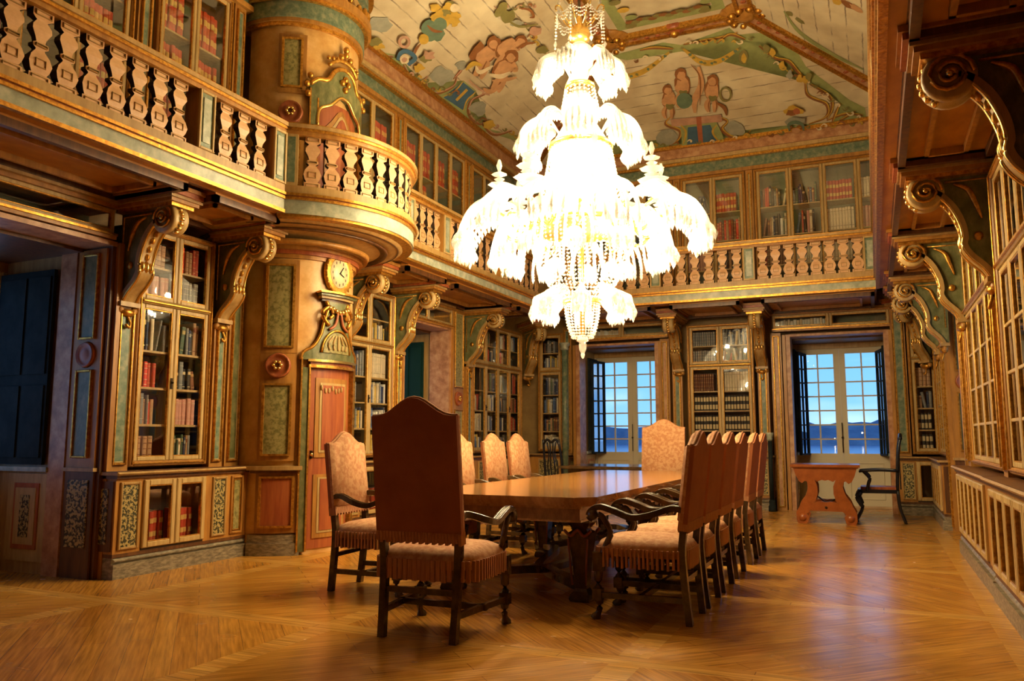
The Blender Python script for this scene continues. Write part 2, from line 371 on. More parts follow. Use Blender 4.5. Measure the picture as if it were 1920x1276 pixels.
# ------------------------------------------------------------------ gallery
def baluster_mb(mb, h, dep=.62):
    pr = [(.058, 0), (.058, .10), (.040, .12), (.052, .17), (.062, .26), (.050, .36), (.026, .44), (.024, .46), (.042, .49), (.042, .53), (.024, .56), (.030, .62), (.052, .72), (.050, .78), (.028, .86), (.040, .88), (.055, .90), (.055, 1.0)]
    vs = []
    for r, z in pr: w = r*.98*1.36; d = max(.022, r*.98*dep); vs += [(-w, -d, z*h), (w, -d, z*h), (w, d, z*h), (-w, d, z*h)]
    n = len(pr); F = lambda k: [(4*i+k, 4*i+(k+1) % 4, 4*i+4+(k+1) % 4, 4*i+4+k) for i in range(n-1)]
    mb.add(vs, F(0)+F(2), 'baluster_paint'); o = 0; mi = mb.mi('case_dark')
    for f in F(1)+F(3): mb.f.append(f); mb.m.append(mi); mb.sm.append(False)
    mb.f += [(3, 2, 1, 0), (4*n-4, 4*n-3, 4*n-2, 4*n-1)]; mb.m += [0, 0]; mb.sm += [False, False]
    for z0, z1, w in ((.015, .085, .06), (.485, .53, .042), (.91, .985, .058)): mb.frame(-w, w, z0*h, z1*h, .006, -.058*dep-.008, -.02, 'tan_wood', .002)
    mb.frame(-.038, .038, .2*h, .32*h, .006, -.058*dep-.008, -.02, 'tan_wood', .002)
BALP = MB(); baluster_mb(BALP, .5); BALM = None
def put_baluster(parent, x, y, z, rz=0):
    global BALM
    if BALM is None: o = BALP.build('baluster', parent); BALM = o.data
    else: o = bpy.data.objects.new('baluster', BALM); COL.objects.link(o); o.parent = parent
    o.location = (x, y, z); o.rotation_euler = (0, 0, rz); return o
def post(parent, x, z0=3.5, w=.17, y=0):
    mb = MB(); mb.box(x-w/2, x+w/2, y-.075, y+.075, z0, 4.0, 'orange_wood'); mb.frame(x-w/2, x+w/2, z0, 4.0, .022, y-.095, y-.07, 'cream_wood', .004)
    mb.box(x-w/2+.022, x+w/2-.022, y-.08, y-.06, z0+.022, 3.98, 'teal_marble'); mb.box(x-w/2+.045, x+w/2-.045, y-.088, y-.07, z0+.06, 3.94, 'grey_marble')
    return mb.build('post', parent)
def gallery(w, c0, c1, edge, label, bals, posts, holes=()):
    """edge: local y (negative) of the front; built in local x"""
    g = sgn(w); root = empty('gallery', wpos(w, 0, 0, 0) if w == 'F' else wpos(w, 0), ROT[w], label, 'gallery')
    a, b = sorted((c0*g, c1*g))
    mb = MB(); mb.box(a, b, edge+.1, .36, 3.27, 3.46, 'soffit_wood')
    mb.build('deck', root)
    mb = MB()
    mb.box(a, b, edge, edge+.12, GZ, 3.36, 'grey_marble'); mb.box(a, b, edge-.02, edge+.12, 3.36, 3.385, 'gold'); mb.box(a, b, edge-.035, edge+.12, 3.395, 3.42, 'gold'); mb.box(a, b, edge-.01, edge+.12, 3.385, 3.395, 'red_wood')
    mb.box(a, b, edge+.12, edge+.15, 3.235, 3.27, 'dark_wood'); mb.box(a, b, edge-.012, edge+.035, GZ-.02, GZ+.012, 'gold'); mb.box(a, b, edge+.03, edge+.12, GZ-.012, GZ, 'soffit_wood')
    mb.build('fascia', root)
    mb = MB(); mb.box(a, b, edge-.005, edge+.16, 3.42, 3.5, 'tan_wood'); mb.build('kerb', root)
    mb = MB(); mb.box(a, b, edge, edge+.15, 4.0, 4.035, 'orange_wood'); mb.box(a, b, edge-.02, edge+.17, 4.035, 4.06, 'gold'); mb.box(a, b, edge-.035, edge+.185, 4.06, 4.095, 'tan_wood'); mb.box(a, b, edge-.015, edge+.16, 4.095, 4.11, 'gold')
    mb.build('handrail', root)
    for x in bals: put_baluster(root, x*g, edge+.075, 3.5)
    for x in posts: post(root, x*g, y=edge+.075)
    return root
def seq(a, b, n): return [a+(b-a)*(i+.5)/n for i in range(n)]
gl1 = gallery('L', YN, 5.75, GL-XL and -(GL-XL), 'left gallery in front of the round stair tower, square balusters, grey marble edge', seq(.1, 1.6, 8)+seq(1.78, 3.0, 6)+seq(3.05, 4.62, 8)+seq(4.92, 5.56, 3), [1.69, 4.76, 5.66])
gl2 = gallery('L', 7.86, 12.25, -(GL-XL), 'left gallery between the round balcony and the far corner, pink balusters', seq(8.08, 8.78, 4)+seq(8.98, 10.5, 7)+seq(10.7, 12.1, 7), [7.98, 8.88, 10.6])
gf = gallery('F', -4.92, GR, GF-YF, 'far wall gallery above the two blue windows, gilt handrail and balusters', seq(-4.8, -3.12, 8)+seq(-2.95, -1.68, 6)+seq(-1.5, .0, 8), [-3.03, -1.6, .07])
gr = gallery('R', YN, 12.25, -(XR-GR), 'right gallery overhead seen from beneath, gilt edge running to the far wall', seq(6.4, 12.1, 27), [6.3])
# round balcony
def balcony():
    root = empty('balcony', (BCX, BCY, 0), 0, 'rounded balcony bulging out around the stair tower, gold handrail and pink balusters', 'balcony')
    A = math.acos((GL-BCX)/BR); a0, a1 = -A, A
    mb = MB(); mb.lathe([(0, 3.46), (BR-.1, 3.46), (BR-.1, 3.22), (BR-.14, 3.19), (1.0, 3.17), (.99, 3.18), (.84, 3.16), (0, 3.16)], 'tan_wood', n=56); 
    mb.build('deck', root)
    mb = MB(); mb.lathe([(BR-.2, 3.2), (BR-.17, 3.175), (BR-.15, 3.2)], 'dark_wood', n=56, a0=-1.3, a1=1.3); mb.lathe([(1.0, 3.17), (.985, 3.145), (.96, 3.175)], 'dark_wood', n=56); mb.lathe([(.80, 3.11), (.78, 3.06), (.72, 3.11)], 'orange_wood', n=56)
    mb.build('soffit_ring', root)
    mb = MB(); mb.arc(0, 0, BR-.12, BR, a0-.05, a1+.05, GZ-.02, 3.36, 'grey_marble', 40); mb.arc(0, 0, BR-.12, BR+.02, a0-.05, a1+.05, 3.36, 3.385, 'gold', 40); mb.arc(0, 0, BR-.12, BR+.035, a0-.05, a1+.05, 3.395, 3.42, 'gold', 40)
    mb.arc(0, 0, BR-.12, BR+.01, a0-.05, a1+.05, 3.385, 3.395, 'red_wood', 40); mb.arc(0, 0, BR-.12, BR-.015, a0-.05, a1+.05, GZ-.045, GZ-.02, 'gold', 40); mb.build('fascia', root)
    mb = MB(); mb.arc(0, 0, BR-.16, BR+.005, a0, a1, 3.42, 3.5, 'tan_wood', 40); mb.build('kerb', root)
    mb = MB(); mb.arc(0, 0, BR-.15, BR, a0, a1, 4.0, 4.035, 'orange_wood', 40); mb.arc(0, 0, BR-.17, BR+.02, a0, a1, 4.035, 4.06, 'gold', 40); mb.arc(0, 0, BR-.185, BR+.035, a0, a1, 4.06, 4.095, 'tan_wood', 40); mb.arc(0, 0, BR-.16, BR+.015, a0, a1, 4.095, 4.11, 'gold', 40); mb.build('handrail', root)
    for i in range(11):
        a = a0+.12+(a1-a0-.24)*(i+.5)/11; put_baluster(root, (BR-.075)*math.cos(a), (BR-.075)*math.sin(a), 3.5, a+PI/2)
    for a in (a0+.04, a1-.04):
        mb = MB(); mb.T = Matrix.Translation(((BR-.075)*math.cos(a), (BR-.075)*math.sin(a), 0)) @ Matrix.Rotation(a, 4, 'Z')
        mb.box(-.075, .075, -.06, .06, 3.5, 4.0, 'cream_wood'); mb.box(-.07, .085, -.035, .035, 3.53, 3.97, 'teal_marble'); mb.build('post', root)
balcony()
# ------------------------------------------------------------------ soffit panels between the brackets (hung under the gallery)
def soffit(w, c0, c1, y0, y1, label, group=None):
    g = sgn(w); cc = (c0+c1)/2; h = abs(c1-c0)/2
    root = empty('soffit_panel', wpos(w, cc, 0, 3.2), ROT[w], label, 'ceiling panel', group)
    mb = MB(); mb.box(-h, h, y0, y1, .02, .07, 'soffit_wood')
    for a0, a1, b0, b1 in ((-h, h, y0, y0+.05), (-h, h, y1-.05, y1), (-h, -h+.05, y0, y1), (h-.05, h, y0, y1)): mb.box(a0, a1, b0, b1, -.04, .02, 'dark_wood')
    mb.build('coffer', root)
    mb = MB(); i = .17
    x0, x1, p0, p1 = -h+i, h-i, y0+i, y1-i
    for a0, a1, b0, b1 in ((x0, x1, p0, p0+.03), (x0, x1, p1-.03, p1), (x0, x0+.03, p0, p1), (x1-.03, x1, p0, p1)): mb.box(a0, a1, b0, b1, -.03, .02, 'orange_wood')
    mb.build('moulding', root)
# ------------------------------------------------------------------ scroll brackets
def bracket(w, c, label, reach=.62, up_cut=False, rz=None, loc=None):
    """local: x across, y into wall; project to y=-reach"""
    root = empty('scroll_bracket', loc or wpos(w, c), ROT[w] if rz is None else rz, label, 'bracket', None)
    R = reach; s = R/.62
    path = catmull([(0, -.04, 2.28), (0, -.10*s, 2.38), (0, -.20*s, 2.48), (0, -.245*s, 2.56), (0, -.235*s, 2.62), (0, -.25*s, 2.72), (0, -.30*s, 2.84), (0, -.37*s, 2.93), (0, -.45*s, 2.985), (0, -.53*s, 2.97)], 5)
    mb = MB(); mb.tube(path, 0, 'tan_wood', rect=(.17, .035), up=(0, -1, .3)); 
    for q in (-.07, .07): mb.tube([p+Vector((q, -.018, -.01)) for p in path], .014, 'gilt_bright', 5)
    mb.build('scroll', root)
    cy, cz, r = -(R-.10), 2.99, .13
    mb = MB()
    mb.lathe([(0, -.085), (r*.9, -.085), (r, -.07), (r, -.04), (r*.88, 0), (r, .04), (r, .07), (r*.9, .085), (0, .085)], 'cream_wood', n=22); mb.v = [(z, y, x) for x, y, z in mb.v]
    for q in (-1, 1):
        sp = [(q*(.088+.02*(k/30)), (r*.86*(1-k/34))*math.cos(k*.5), (r*.86*(1-k/34))*math.sin(k*.5)) for k in range(31)]
        mb.tube(sp, .012, 'gold', 5)
        mb.sphere((q*.1, 0, 0), .022, 'gilt_bright', 6)
    for k in range(9):
        a = -2.6+k*.33; mb.sphere((0, r*1.0*math.sin(a), r*1.0*math.cos(a)), .02, 'gilt_bright', 5, 1.6)
    mb.v = [(x, y+cy, z+cz) for x, y, z in mb.v]; mb.build('volute', root)
    # web panel
    web = [(-.0, 3.08), (-.0, 2.32)]+[(p.y, p.z) for p in path[2:]]+[(-.50*s, 3.08)]
    mb = MB(); mb.prism(web, -.055, .055, 'x', 'green_marble')
    lf = catmull([(0, -.10, 2.75), (0, -.14, 2.88), (0, -.2*s, 2.98), (0, -.3*s, 3.03)], 4)
    for q in (-.06, .06):
        mb.tube([p+Vector((q, 0, 0)) for p in lf], .014, 'gold', 5, taper=[.5+1.2*math.sin(PI*i/(len(lf)-1)) for i in range(len(lf))])
        mb.tube([(q, -.03, 2.5), (q, -.03, 3.05), (q, -.36*s, 3.05)], .01, 'gold', 4)
        mb.sphere((q, -.13, 2.62), .035, 'gold', 6, .4)
    mb.build('web', root)
    # leaf and shell ornaments on the front of the scroll
    mb = MB()
    for k in (-1, 0, 1): mb.sphere((k*.045, -.265*s, 2.6), .03, 'gilt_bright', 6, .7, .8, 1.6)
    for k in range(6): p = path[18+k*3] if 18+k*3 < len(path) else path[-1]; mb.sphere((0, p.y-.02, p.z-.01), .022, 'gold', 5, 1, 1, 1.5)
    mb.build('leaf_ornament', root)
    mb = MB(); mb.box(-.10, .10, -.10, 0, 2.27, 2.31, 'tan_wood'); mb.sphere((0, -.06, 2.22), .055, 'gold', 7, 1.5, .8, .7); mb.sphere((-.07, -.05, 2.24), .035, 'orange_wood', 6); mb.sphere((.07, -.05, 2.24), .035, 'orange_wood', 6)
    mb.tube(catmull([(0, -.06, 2.2), (.02, -.08, 2.13), (0, -.09, 2.09), (-.025, -.08, 2.12)], 4), .013, 'gold', 5); mb.build('drop_ornament', root)
    mb = MB()
    for i, (z0, z1, e, m) in enumerate(((3.08, 3.11, .0, 'gold'), (3.11, 3.14, .03, 'orange_wood'), (3.14, 3.165, .05, 'tan_wood'), (3.165, 3.20, .08, 'red_wood'), (3.2, 3.235, .10, 'orange_wood'))):
        mb.box(-.12-e, .12+e, -R-.03-e, 0, z0, z1, m)
    mb.build('capital', root)
    return root
# ------------------------------------------------------------------ pilasters
def pilaster(w, c, wd, z0, z1, label, group=None, medallion=None, m='green_marble', proud=.05, loc=None, rz=None, panel2=None):
    root = empty('pilaster', loc or wpos(w, c), ROT[w] if rz is None else rz, label, 'pilaster', group)
    mb = MB(); h = wd/2; mb.box(-h, h, -proud, .355, z0, z1, 'orange_wood'); mb.build('shaft', root)
    spans = [(z0+.05, z1-.05)] if medallion is None else [(z0+.05, medallion-.17), (medallion+.17, z1-.05)]
    mb = MB(); pm = MB(); b = .028
    for a, q in spans:
        mb.frame(-h+b, h-b, a, q, .018, -proud-.028, -proud, 'gold', .005); mb.frame(-h+b+.018, h-b-.018, a+.018, q-.018, .012, -proud-.012, -proud, 'cream_wood', .003)
        pm.box(-h+b+.03, h-b-.03, -proud-.008, -proud+.01, a+.03, q-.03, m)
    mb.build('moulding', root); pm.build('panel', root)
    if medallion is not None:
        mb = MB(); mb.lathe([(0, .035), (.03, .03), (.045, .01), (.085, .012), (.10, .03), (.115, .0)], 'red_wood', n=18); mb.v = [(x, -z-proud, y+medallion) for x, y, z in mb.v]
        for k in range(5): mb.sphere((.028*math.cos(k*1.256), -proud-.035, medallion+.028*math.sin(k*1.256)), .018, 'gilt_bright', 5)
        mb.build('medallion', root)
    return root
# ------------------------------------------------------------------ books
PAL = {'red': ((.50, .055, .02), (.80, .45, .12)), 'brown': ((.17, .055, .02), (.55, .30, .08)), 'tan': ((.46, .26, .12), (.24, .07, .03)), 'cream': ((.72, .60, .40), (.40, .25, .12)), 'navy': ((.03, .05, .12), (.5, .5, .45)),
       'grey': ((.22, .22, .21), (.55, .50, .40)), 'green': ((.07, .12, .07), (.5, .4, .15)), 'black': ((.018, .016, .015), (.72, .56, .30)), 'white': ((.80, .76, .66), (.5, .5, .5)), 'pink': ((.56, .27, .20), (.7, .5, .3)), 'yellow': ((.66, .44, .08), (.3, .2, .1)), 'blue': ((.09, .16, .34), (.7, .7, .6)), 'scarlet': ((.75, .05, .02), (.9, .7, .4)), 'orange': ((.74, .25, .05), (.8, .6, .3))}
for k, (a, b) in PAL.items():
    mat('cover_'+k, a, tuple(min(1, v*1.35) for v in a), 6, .5, coord='Object'); mat('band_'+k, b, None, rough=.45)
mat('paper', (.70, .60, .42), None, rough=.8)
BOOKM = {}
def book_mesh(color, bands):
    key = (color, bands)
    if key not in BOOKM:
        mb = MB(); c = 'cover_'+color          # unit: x 0..1 width, y 0..1 depth into shelf, z 0..1
        n = 5; sp = [(.5-.5*math.cos(PI*i/n), -.06*math.sin(PI*i/n)) for i in range(n+1)]
        vs = [(x, y, 0) for x, y in sp]+[(1, 1, 0), (0, 1, 0)]; N = len(vs); vs += [(x, y, 1) for x, y, _ in vs]
        mb.add(vs, [tuple(range(N))[::-1], tuple(range(N, 2*N))]+[(k, (k+1) % N, N+(k+1) % N, N+k) for k in range(N)], c)
        mb.box(.1, .9, .04, .97, .985, 1.002, 'paper')
        for z, t in {0: [], 1: [(.16, .02), (.84, .02)], 2: [(.12, .03), (.72, .14)], 3: [(.08, .025), (.28, .025), (.5, .025), (.72, .025), (.9, .025)], 4: [(.2, .16), (.62, .16)], 5: [(.1, .3), (.62, .28)]}[bands]:
            mb.add([(x, y*1.25-.012, z+q) for q in (0, t) for x, y in sp[1:-1]], [(k, k+1, n+k, n-1+k) for k in range(n-2)], 'band_'+color)
        o = mb.build('book'); BOOKM[key] = o.data; bpy.data.objects.remove(o)
    return BOOKM[key]
BOOKS = []          # (size on view, matrix location, rotation, scale, tilt, mesh key, label, group)
ORD = ['first', 'second', 'third', 'fourth', 'fifth', 'sixth', 'seventh', 'eighth', 'ninth', 'tenth', 'eleventh', 'twelfth', 'thirteenth', 'fourteenth', 'fifteenth', 'sixteenth', 'seventeenth', 'eighteenth', 'nineteenth', 'twentieth']
STY = {  # style -> list of (color, bands), width range, height fraction
 'mixed': (['brown', 'tan', 'cream', 'navy', 'grey', 'red', 'black', 'white', 'green', 'pink'], (0, 1, 2), (.022, .045), (.6, .9)),
 'light': (['white', 'cream', 'blue', 'grey', 'yellow', 'navy', 'cream', 'white'], (0, 1, 2), (.02, .04), (.65, .92)),
 'dark': (['navy', 'black', 'brown', 'grey', 'green', 'tan'], (1, 2), (.025, .05), (.55, .85)),
 'redset': (['red'], (4,), (.045, .05), (.78, .8)), 'tanset': (['tan'], (3,), (.05, .056), (.7, .72)), 'creamset': (['cream'], (1,), (.04, .046), (.78, .8)),
 'brownset': (['brown'], (3,), (.03, .034), (.72, .74)), 'greenset': (['black'], (5,), (.046, .05), (.8, .82)), 'pinkset': (['pink'], (1,), (.045, .05), (.75, .8)),
 'greyset': (['grey'], (3,), (.034, .038), (.8, .82)), 'white': (['white', 'cream'], (0, 1), (.03, .05), (.6, .85)), 'reds': (['red', 'brown', 'scarlet', 'tan'], (1, 3), (.03, .045), (.65, .85))}
SETS = {'redset': 'red gold-banded volumes', 'tanset': 'thick tan volumes', 'creamset': 'cream volumes', 'brownset': 'brown leather volumes', 'greenset': 'dark cream-labelled volumes', 'pinkset': 'pinkish volumes', 'greyset': 'grey ribbed volumes'}
def fill(w, c0, x0, x1, z, hgt, style, case, shelf, frac=1.0, y=.06, dep=.2, start=0.0):
    """c0: root coordinate on wall; x0..x1 local; books stand on z"""
    if w == 'L': x0 += .045 if y > 0 else .16; y = min(y, .025); frac = min(1, frac*1.2)
    cols, bands, wr, hr = STY[style]; x = x0+.008+start*(x1-x0); end = x0+(x1-x0)*frac; i = 0
    while True:
        wd = random.uniform(*wr)
        if x+wd > end or i > 19: break
        col = random.choice(cols); h = min(hgt-.015, hgt*random.uniform(*hr)); lean = 0
        if style in ('mixed', 'dark', 'light') and random.random() < .12: lean = random.choice((-1, 1))*random.uniform(.08, .2); x += h*abs(math.sin(lean))*.55
        if x+wd > end: break
        g = sgn(w)
        cx = x+(0 if lean <= 0 else 0)
        lx, ly = cx, y+random.uniform(0, .03)
        rz = ROT[w]; ox = wpos(w, c0)
        loc = (ox[0]+lx*math.cos(rz)-ly*math.sin(rz), ox[1]+lx*math.sin(rz)+ly*math.cos(rz), z+(wd*math.sin(lean) if lean > 0 else 0)+.001)
        if lean > 0: pass
        d = math.hypot(loc[0], loc[1]); vis = wd*h/d/d*(abs(loc[1]) if w == 'F' else abs(loc[0]))/d
        if style in SETS:
            lab = '%s, %s along, %s, %s' % (SETS[style].replace('volumes', 'volume'), ORD[i], shelf, case)
        else: lab = '%s book, %s along, %s, %s' % (col, ORD[i], shelf, case)
        BOOKS.append((vis, loc, rz, (wd, dep, h), lean, (col, random.choice(bands)), lab, 'books, %s, %s' % (shelf, case)))
        x += wd+.0015+(h*math.sin(lean) if lean > 0 else 0); i += 1
def place_books():
    BOOKS.sort(key=lambda b: -b[0]); rest = MB()
    for k, (vis, loc, rz, s, lean, key, lab, grp) in enumerate(BOOKS):
        me = book_mesh(*key)
        if k < 300:
            o = bpy.data.objects.new('book', me); COL.objects.link(o); o.location = loc; o.rotation_euler = (0, lean, rz); o.scale = s
            o.rotation_mode = 'XYZ'; tag(o, lab, 'book', grp)
        else:
            T = Matrix.Translation(loc) @ Matrix.Rotation(rz, 4, 'Z') @ Matrix.Rotation(lean, 4, 'Y') @ Matrix.Diagonal((*s, 1))
            off = len(rest.v); rest.v += [tuple(T @ v.co) for v in me.vertices]
            for p in me.polygons: rest.f.append(tuple(off+i for i in p.vertices)); rest.m.append(rest.mi(me.materials[p.material_index].name)); rest.sm.append(False)
    if rest.v: tag(rest.build('books'), 'many small distant books on the shelves of the far and gallery bookcases', 'books', None, 'stuff')
# ------------------------------------------------------------------ bookcases
def door(parent, x0, x1, z0, z1, fw=.042, y=-.035, rails=(), name='door', knob=None):
    mb = MB(); mb.frame(x0, x1, z0, z1, fw, y, y+.035, 'cream_wood', .008)
    mb.frame(x0+fw-.004, x1-fw+.004, z0+fw-.004, z1-fw+.004, .01, y+.004, y+.03, 'gold', .003)
    for z in rails: mb.cbox(x0+fw, x1-fw, y+.006, y+.03, z-.012, z+.012, 'cream_wood', .004)
    d = mb.build(name, parent)
    g = MB(); g.box(x0+fw, x1-fw, y+.018, y+.021, z0+fw, z1-fw, 'pane_glass'); g.build('pane', d)
    if knob is not None:
        k = MB(); k.box(knob-.012, knob+.012, y-.008, y, (z0+z1)/2-.05, (z0+z1)/2+.05, 'metal_dark'); k.sphere((knob, y-.015, (z0+z1)/2+.01), .012, 'metal_dark', 6); k.build('lock_plate', d)
    return d
def bookcase(w, c0, c1, cols, label, group=None, z0=.9, z1=3.06, split=2.36, shelves=(1.27, 1.6, 1.93), ushelves=(2.70,), cas='cream_wood', rails=(), dark='case_dark', knobs=True):
    cc = (c0+c1)/2; h = abs(c1-c0)/2; root = empty('bookcase', wpos(w, cc), ROT[w], label, 'bookcase', group)
    mb = MB(); e = .045
    mb.box(-h, h, .31, .35, z0, z1, dark); mb.box(-h, -h+.03, 0, .31, z0, z1, dark); mb.box(h-.03, h, 0, .31, z0, z1, dark); mb.box(-h, h, 0, .31, z0, z0+.03, dark); mb.box(-h, h, 0, .31, z1-.03, z1, dark)
    mb.build('carcass', root)
    mb = MB(); mb.frame(-h, h, z0, z1, e, -.05, .0, 'orange_wood', .01); mb.frame(-h+.02, h-.02, z0+.02, z1-.02, .012, -.062, -.045, 'gold', .004)
    if split: mb.cbox(-h+e, h-e, -.055, .0, split-.02, split+.02, cas, .012); mb.cbox(-h+e, h-e, -.068, -.05, split-.008, split+.008, 'gold', .004)
    mb.build('surround', root)
    cw = (2*h-2*e)/cols
    for i in range(cols):
        x0 = -h+e+i*cw; x1 = x0+cw
        door(root, x0+.002, x1-.002, z0+e, (split-.022) if split else z1-e, rails=[r for r in rails if not split or r < split], knob=(x1-.02 if (i % 2 == 0 and cols > 1 and knobs) else None))
        if split: door(root, x0+.002, x1-.002, split+.022, z1-e)
    for z in shelves:
        mb = MB(); mb.box(-h+.03, h-.03, .012, .31, z-.02, z, 'cream_wood'); mb.build('shelf', root)
    if split:
        mb = MB(); mb.box(-h+.03, h-.03, .02, .31, split-.02, split, 'cream_wood'); mb.build('shelf', root)
        for z in ushelves:
            mb = MB(); mb.box(-h+.03, h-.03, .012, .31, z-.018, z, 'cream_wood'); mb.build('shelf', root)
    if cols > 1:
        mb = MB()
        for i in range(1, cols): x = -h+e+i*cw; mb.box(x-.01, x+.01, .0, .31, z0, z1, dark)
        mb.build('divider', root)
    return root, cc, h, e, cw
def base_cabinet(w, c0, c1, label, out=.18, doors=None, grilles=(), floral=(), group=None, ends=True, z1=.87):
    """doors: (x0,x1,n) local ; lower cabinet below a bookcase"""
    cc = (c0+c1)/2; h = abs(c1-c0)/2; root = empty('base_cabinet', wpos(w, cc), ROT[w], label, 'cabinet', group); F = -out
    mb = MB(); mb.box(-h, h, F-.02, .3, 0, .12, 'plinth_marble'); mb.cbox(-h, h, F-.01, .3, .12, .17, 'plinth_marble', .02); mb.box(-h, h, F, .3, .17, .2, 'dark_wood'); mb.build('plinth', root)
    mb = MB(); mb.box(-h-.02, h+.02, F-.04, .0, z1-.035, z1, 'dark_wood'); mb.cbox(-h-.03, h+.03, F-.055, .0, z1-.03, z1-.004, 'tan_wood', .012); mb.box(-h-.01, h+.01, F-.02, .0, z1-.06, z1-.035, 'dark_wood'); mb.build('countertop', root)
    mb = MB()
    zb, zt = .2, z1-.06
    if doors:
        d0, d1, n = doors
        mb.box(-h, d0, F, .3, zb, zt, 'orange_wood'); mb.box(d1, h, F, .3, zb, zt, 'orange_wood'); mb.box(d0, d1, .1, .3, zb, zt, 'case_dark'); mb.box(d0, d1, F, .1, zb, zb+.03, 'case_dark'); mb.box(d0, d1, F, .1, zt-.03, zt, 'orange_wood')
    else: mb.box(-h, h, F, .3, zb, zt, 'orange_wood')
    mb.build('body', root)
    if doors:
        cw = (d1-d0)/n
        for i in range(n): door(root, d0+i*cw+.004, d0+(i+1)*cw-.004, zb+.02, zt-.02, fw=.05, y=F-.025)
    for a, b in grilles:
        mb = MB(); mb.frame(a, b, zb+.03, zt-.03, .022, F-.02, F, 'tan_wood', .006); mb.box(a+.02, b-.02, F-.008, F+.01, zb+.05, zt-.05, 'carved_grille'); mb.build('carved_panel', root)
    for a, b in floral:
        mb = MB(); mb.frame(a, b, zb+.03, zt-.03, .022, F-.02, F, 'orange_wood', .006); mb.frame(a+.03, b-.03, zb+.06, zt-.06, .012, F-.014, F, 'gold', .004); mb.box(a+.04, b-.04, F-.008, F+.01, zb+.07, zt-.07, 'floral_panel'); mb.build('painted_panel', root)
    if ends:      # end face panels
        for s in (-1, 1):
            mb = MB(); mb.box(min(s*h, s*(h+.012)), max(s*h, s*(h+.012)), F+.02, .28, zb+.02, zt-.02, 'dark_wood')
            mb.box(min(s*h, s*(h+.018)), max(s*h, s*(h+.018)), F+.07, .22, zb+.08, zt-.08, 'carved_grille'); mb.build('end_panel', root)
    return root
def transom(w, c0, c1, label, z0=2.84, z1=3.1, n=2):
    cc = (c0+c1)/2; h = abs(c1-c0)/2; root = empty('transom_cabinet', wpos(w, cc), ROT[w], label, 'cabinet')
    mb = MB(); mb.box(-h, h, .3, .35, z0, z1, 'case_grey'); mb.box(-h, h, 0, .35, z0, z0+.03, 'dark_wood'); mb.box(-h, h, 0, .35, z1-.02, z1, 'dark_wood'); mb.box(-h, h, 0, .35, z1, 3.25, 'dark_wood')
    mb.box(-h, h, -.06, .355, z0-.02, z0, 'orange_wood'); mb.box(-h, h, -.06, -.0, z0-.05, z0-.02, 'orange_wood'); mb.box(-h, h, -.075, .0, z0-.02, z0, 'gold'); mb.box(-h, h, -.05, .0, z1, z1+.035, 'orange_wood'); mb.box(-h, h, -.09, 0, z1+.035, z1+.06, 'tan_wood'); mb.build('carcass', root)
    cw = 2*h/n
    for i in range(n): door(root, -h+i*cw+.003, -h+(i+1)*cw-.003, z0, z1, fw=.04)
    return root
# ------------------------------------------------------------------ windows in deep openings
def leaf(parent, x0, x1, z0, z1, y, cols, rows, zsol, m='window_cream', fw=.092, name='sash', T=None, gm='window_glass', bar=.024):
    mb = MB(); mb.T = T
    if zsol > z0: mb.box(x0, x1, y, y+.045, z0, zsol, m); mb.frame(x0+.08, x1-.08, z0+.1, zsol-.08, .02, y-.012, y, m, .004)
    mb.box(x0, x0+fw, y, y+.045, zsol, z1, m); mb.box(x1-fw, x1, y, y+.045, zsol, z1, m); mb.box(x0+fw, x1-fw, y, y+.045, zsol, zsol+fw*.7, m); mb.box(x0+fw, x1-fw, y, y+.045, z1-fw, z1, m)
    a, b, c, d = x0+fw, x1-fw, zsol+fw*.7, z1-fw
    for i in range(1, cols): x = a+(b-a)*i/cols; mb.box(x-bar/2, x+bar/2, y+.005, y+.04, c, d, m)
    for j in range(1, rows): z = c+(d-c)*j/rows; mb.box(a, b, y+.006, y+.039, z-bar/2, z+bar/2, m)
    o = mb.build(name, parent); g = MB(); g.T = T; g.box(a, b, y+.02, y+.024, c, d, gm); g.build('pane', o); return o
WN = [0]
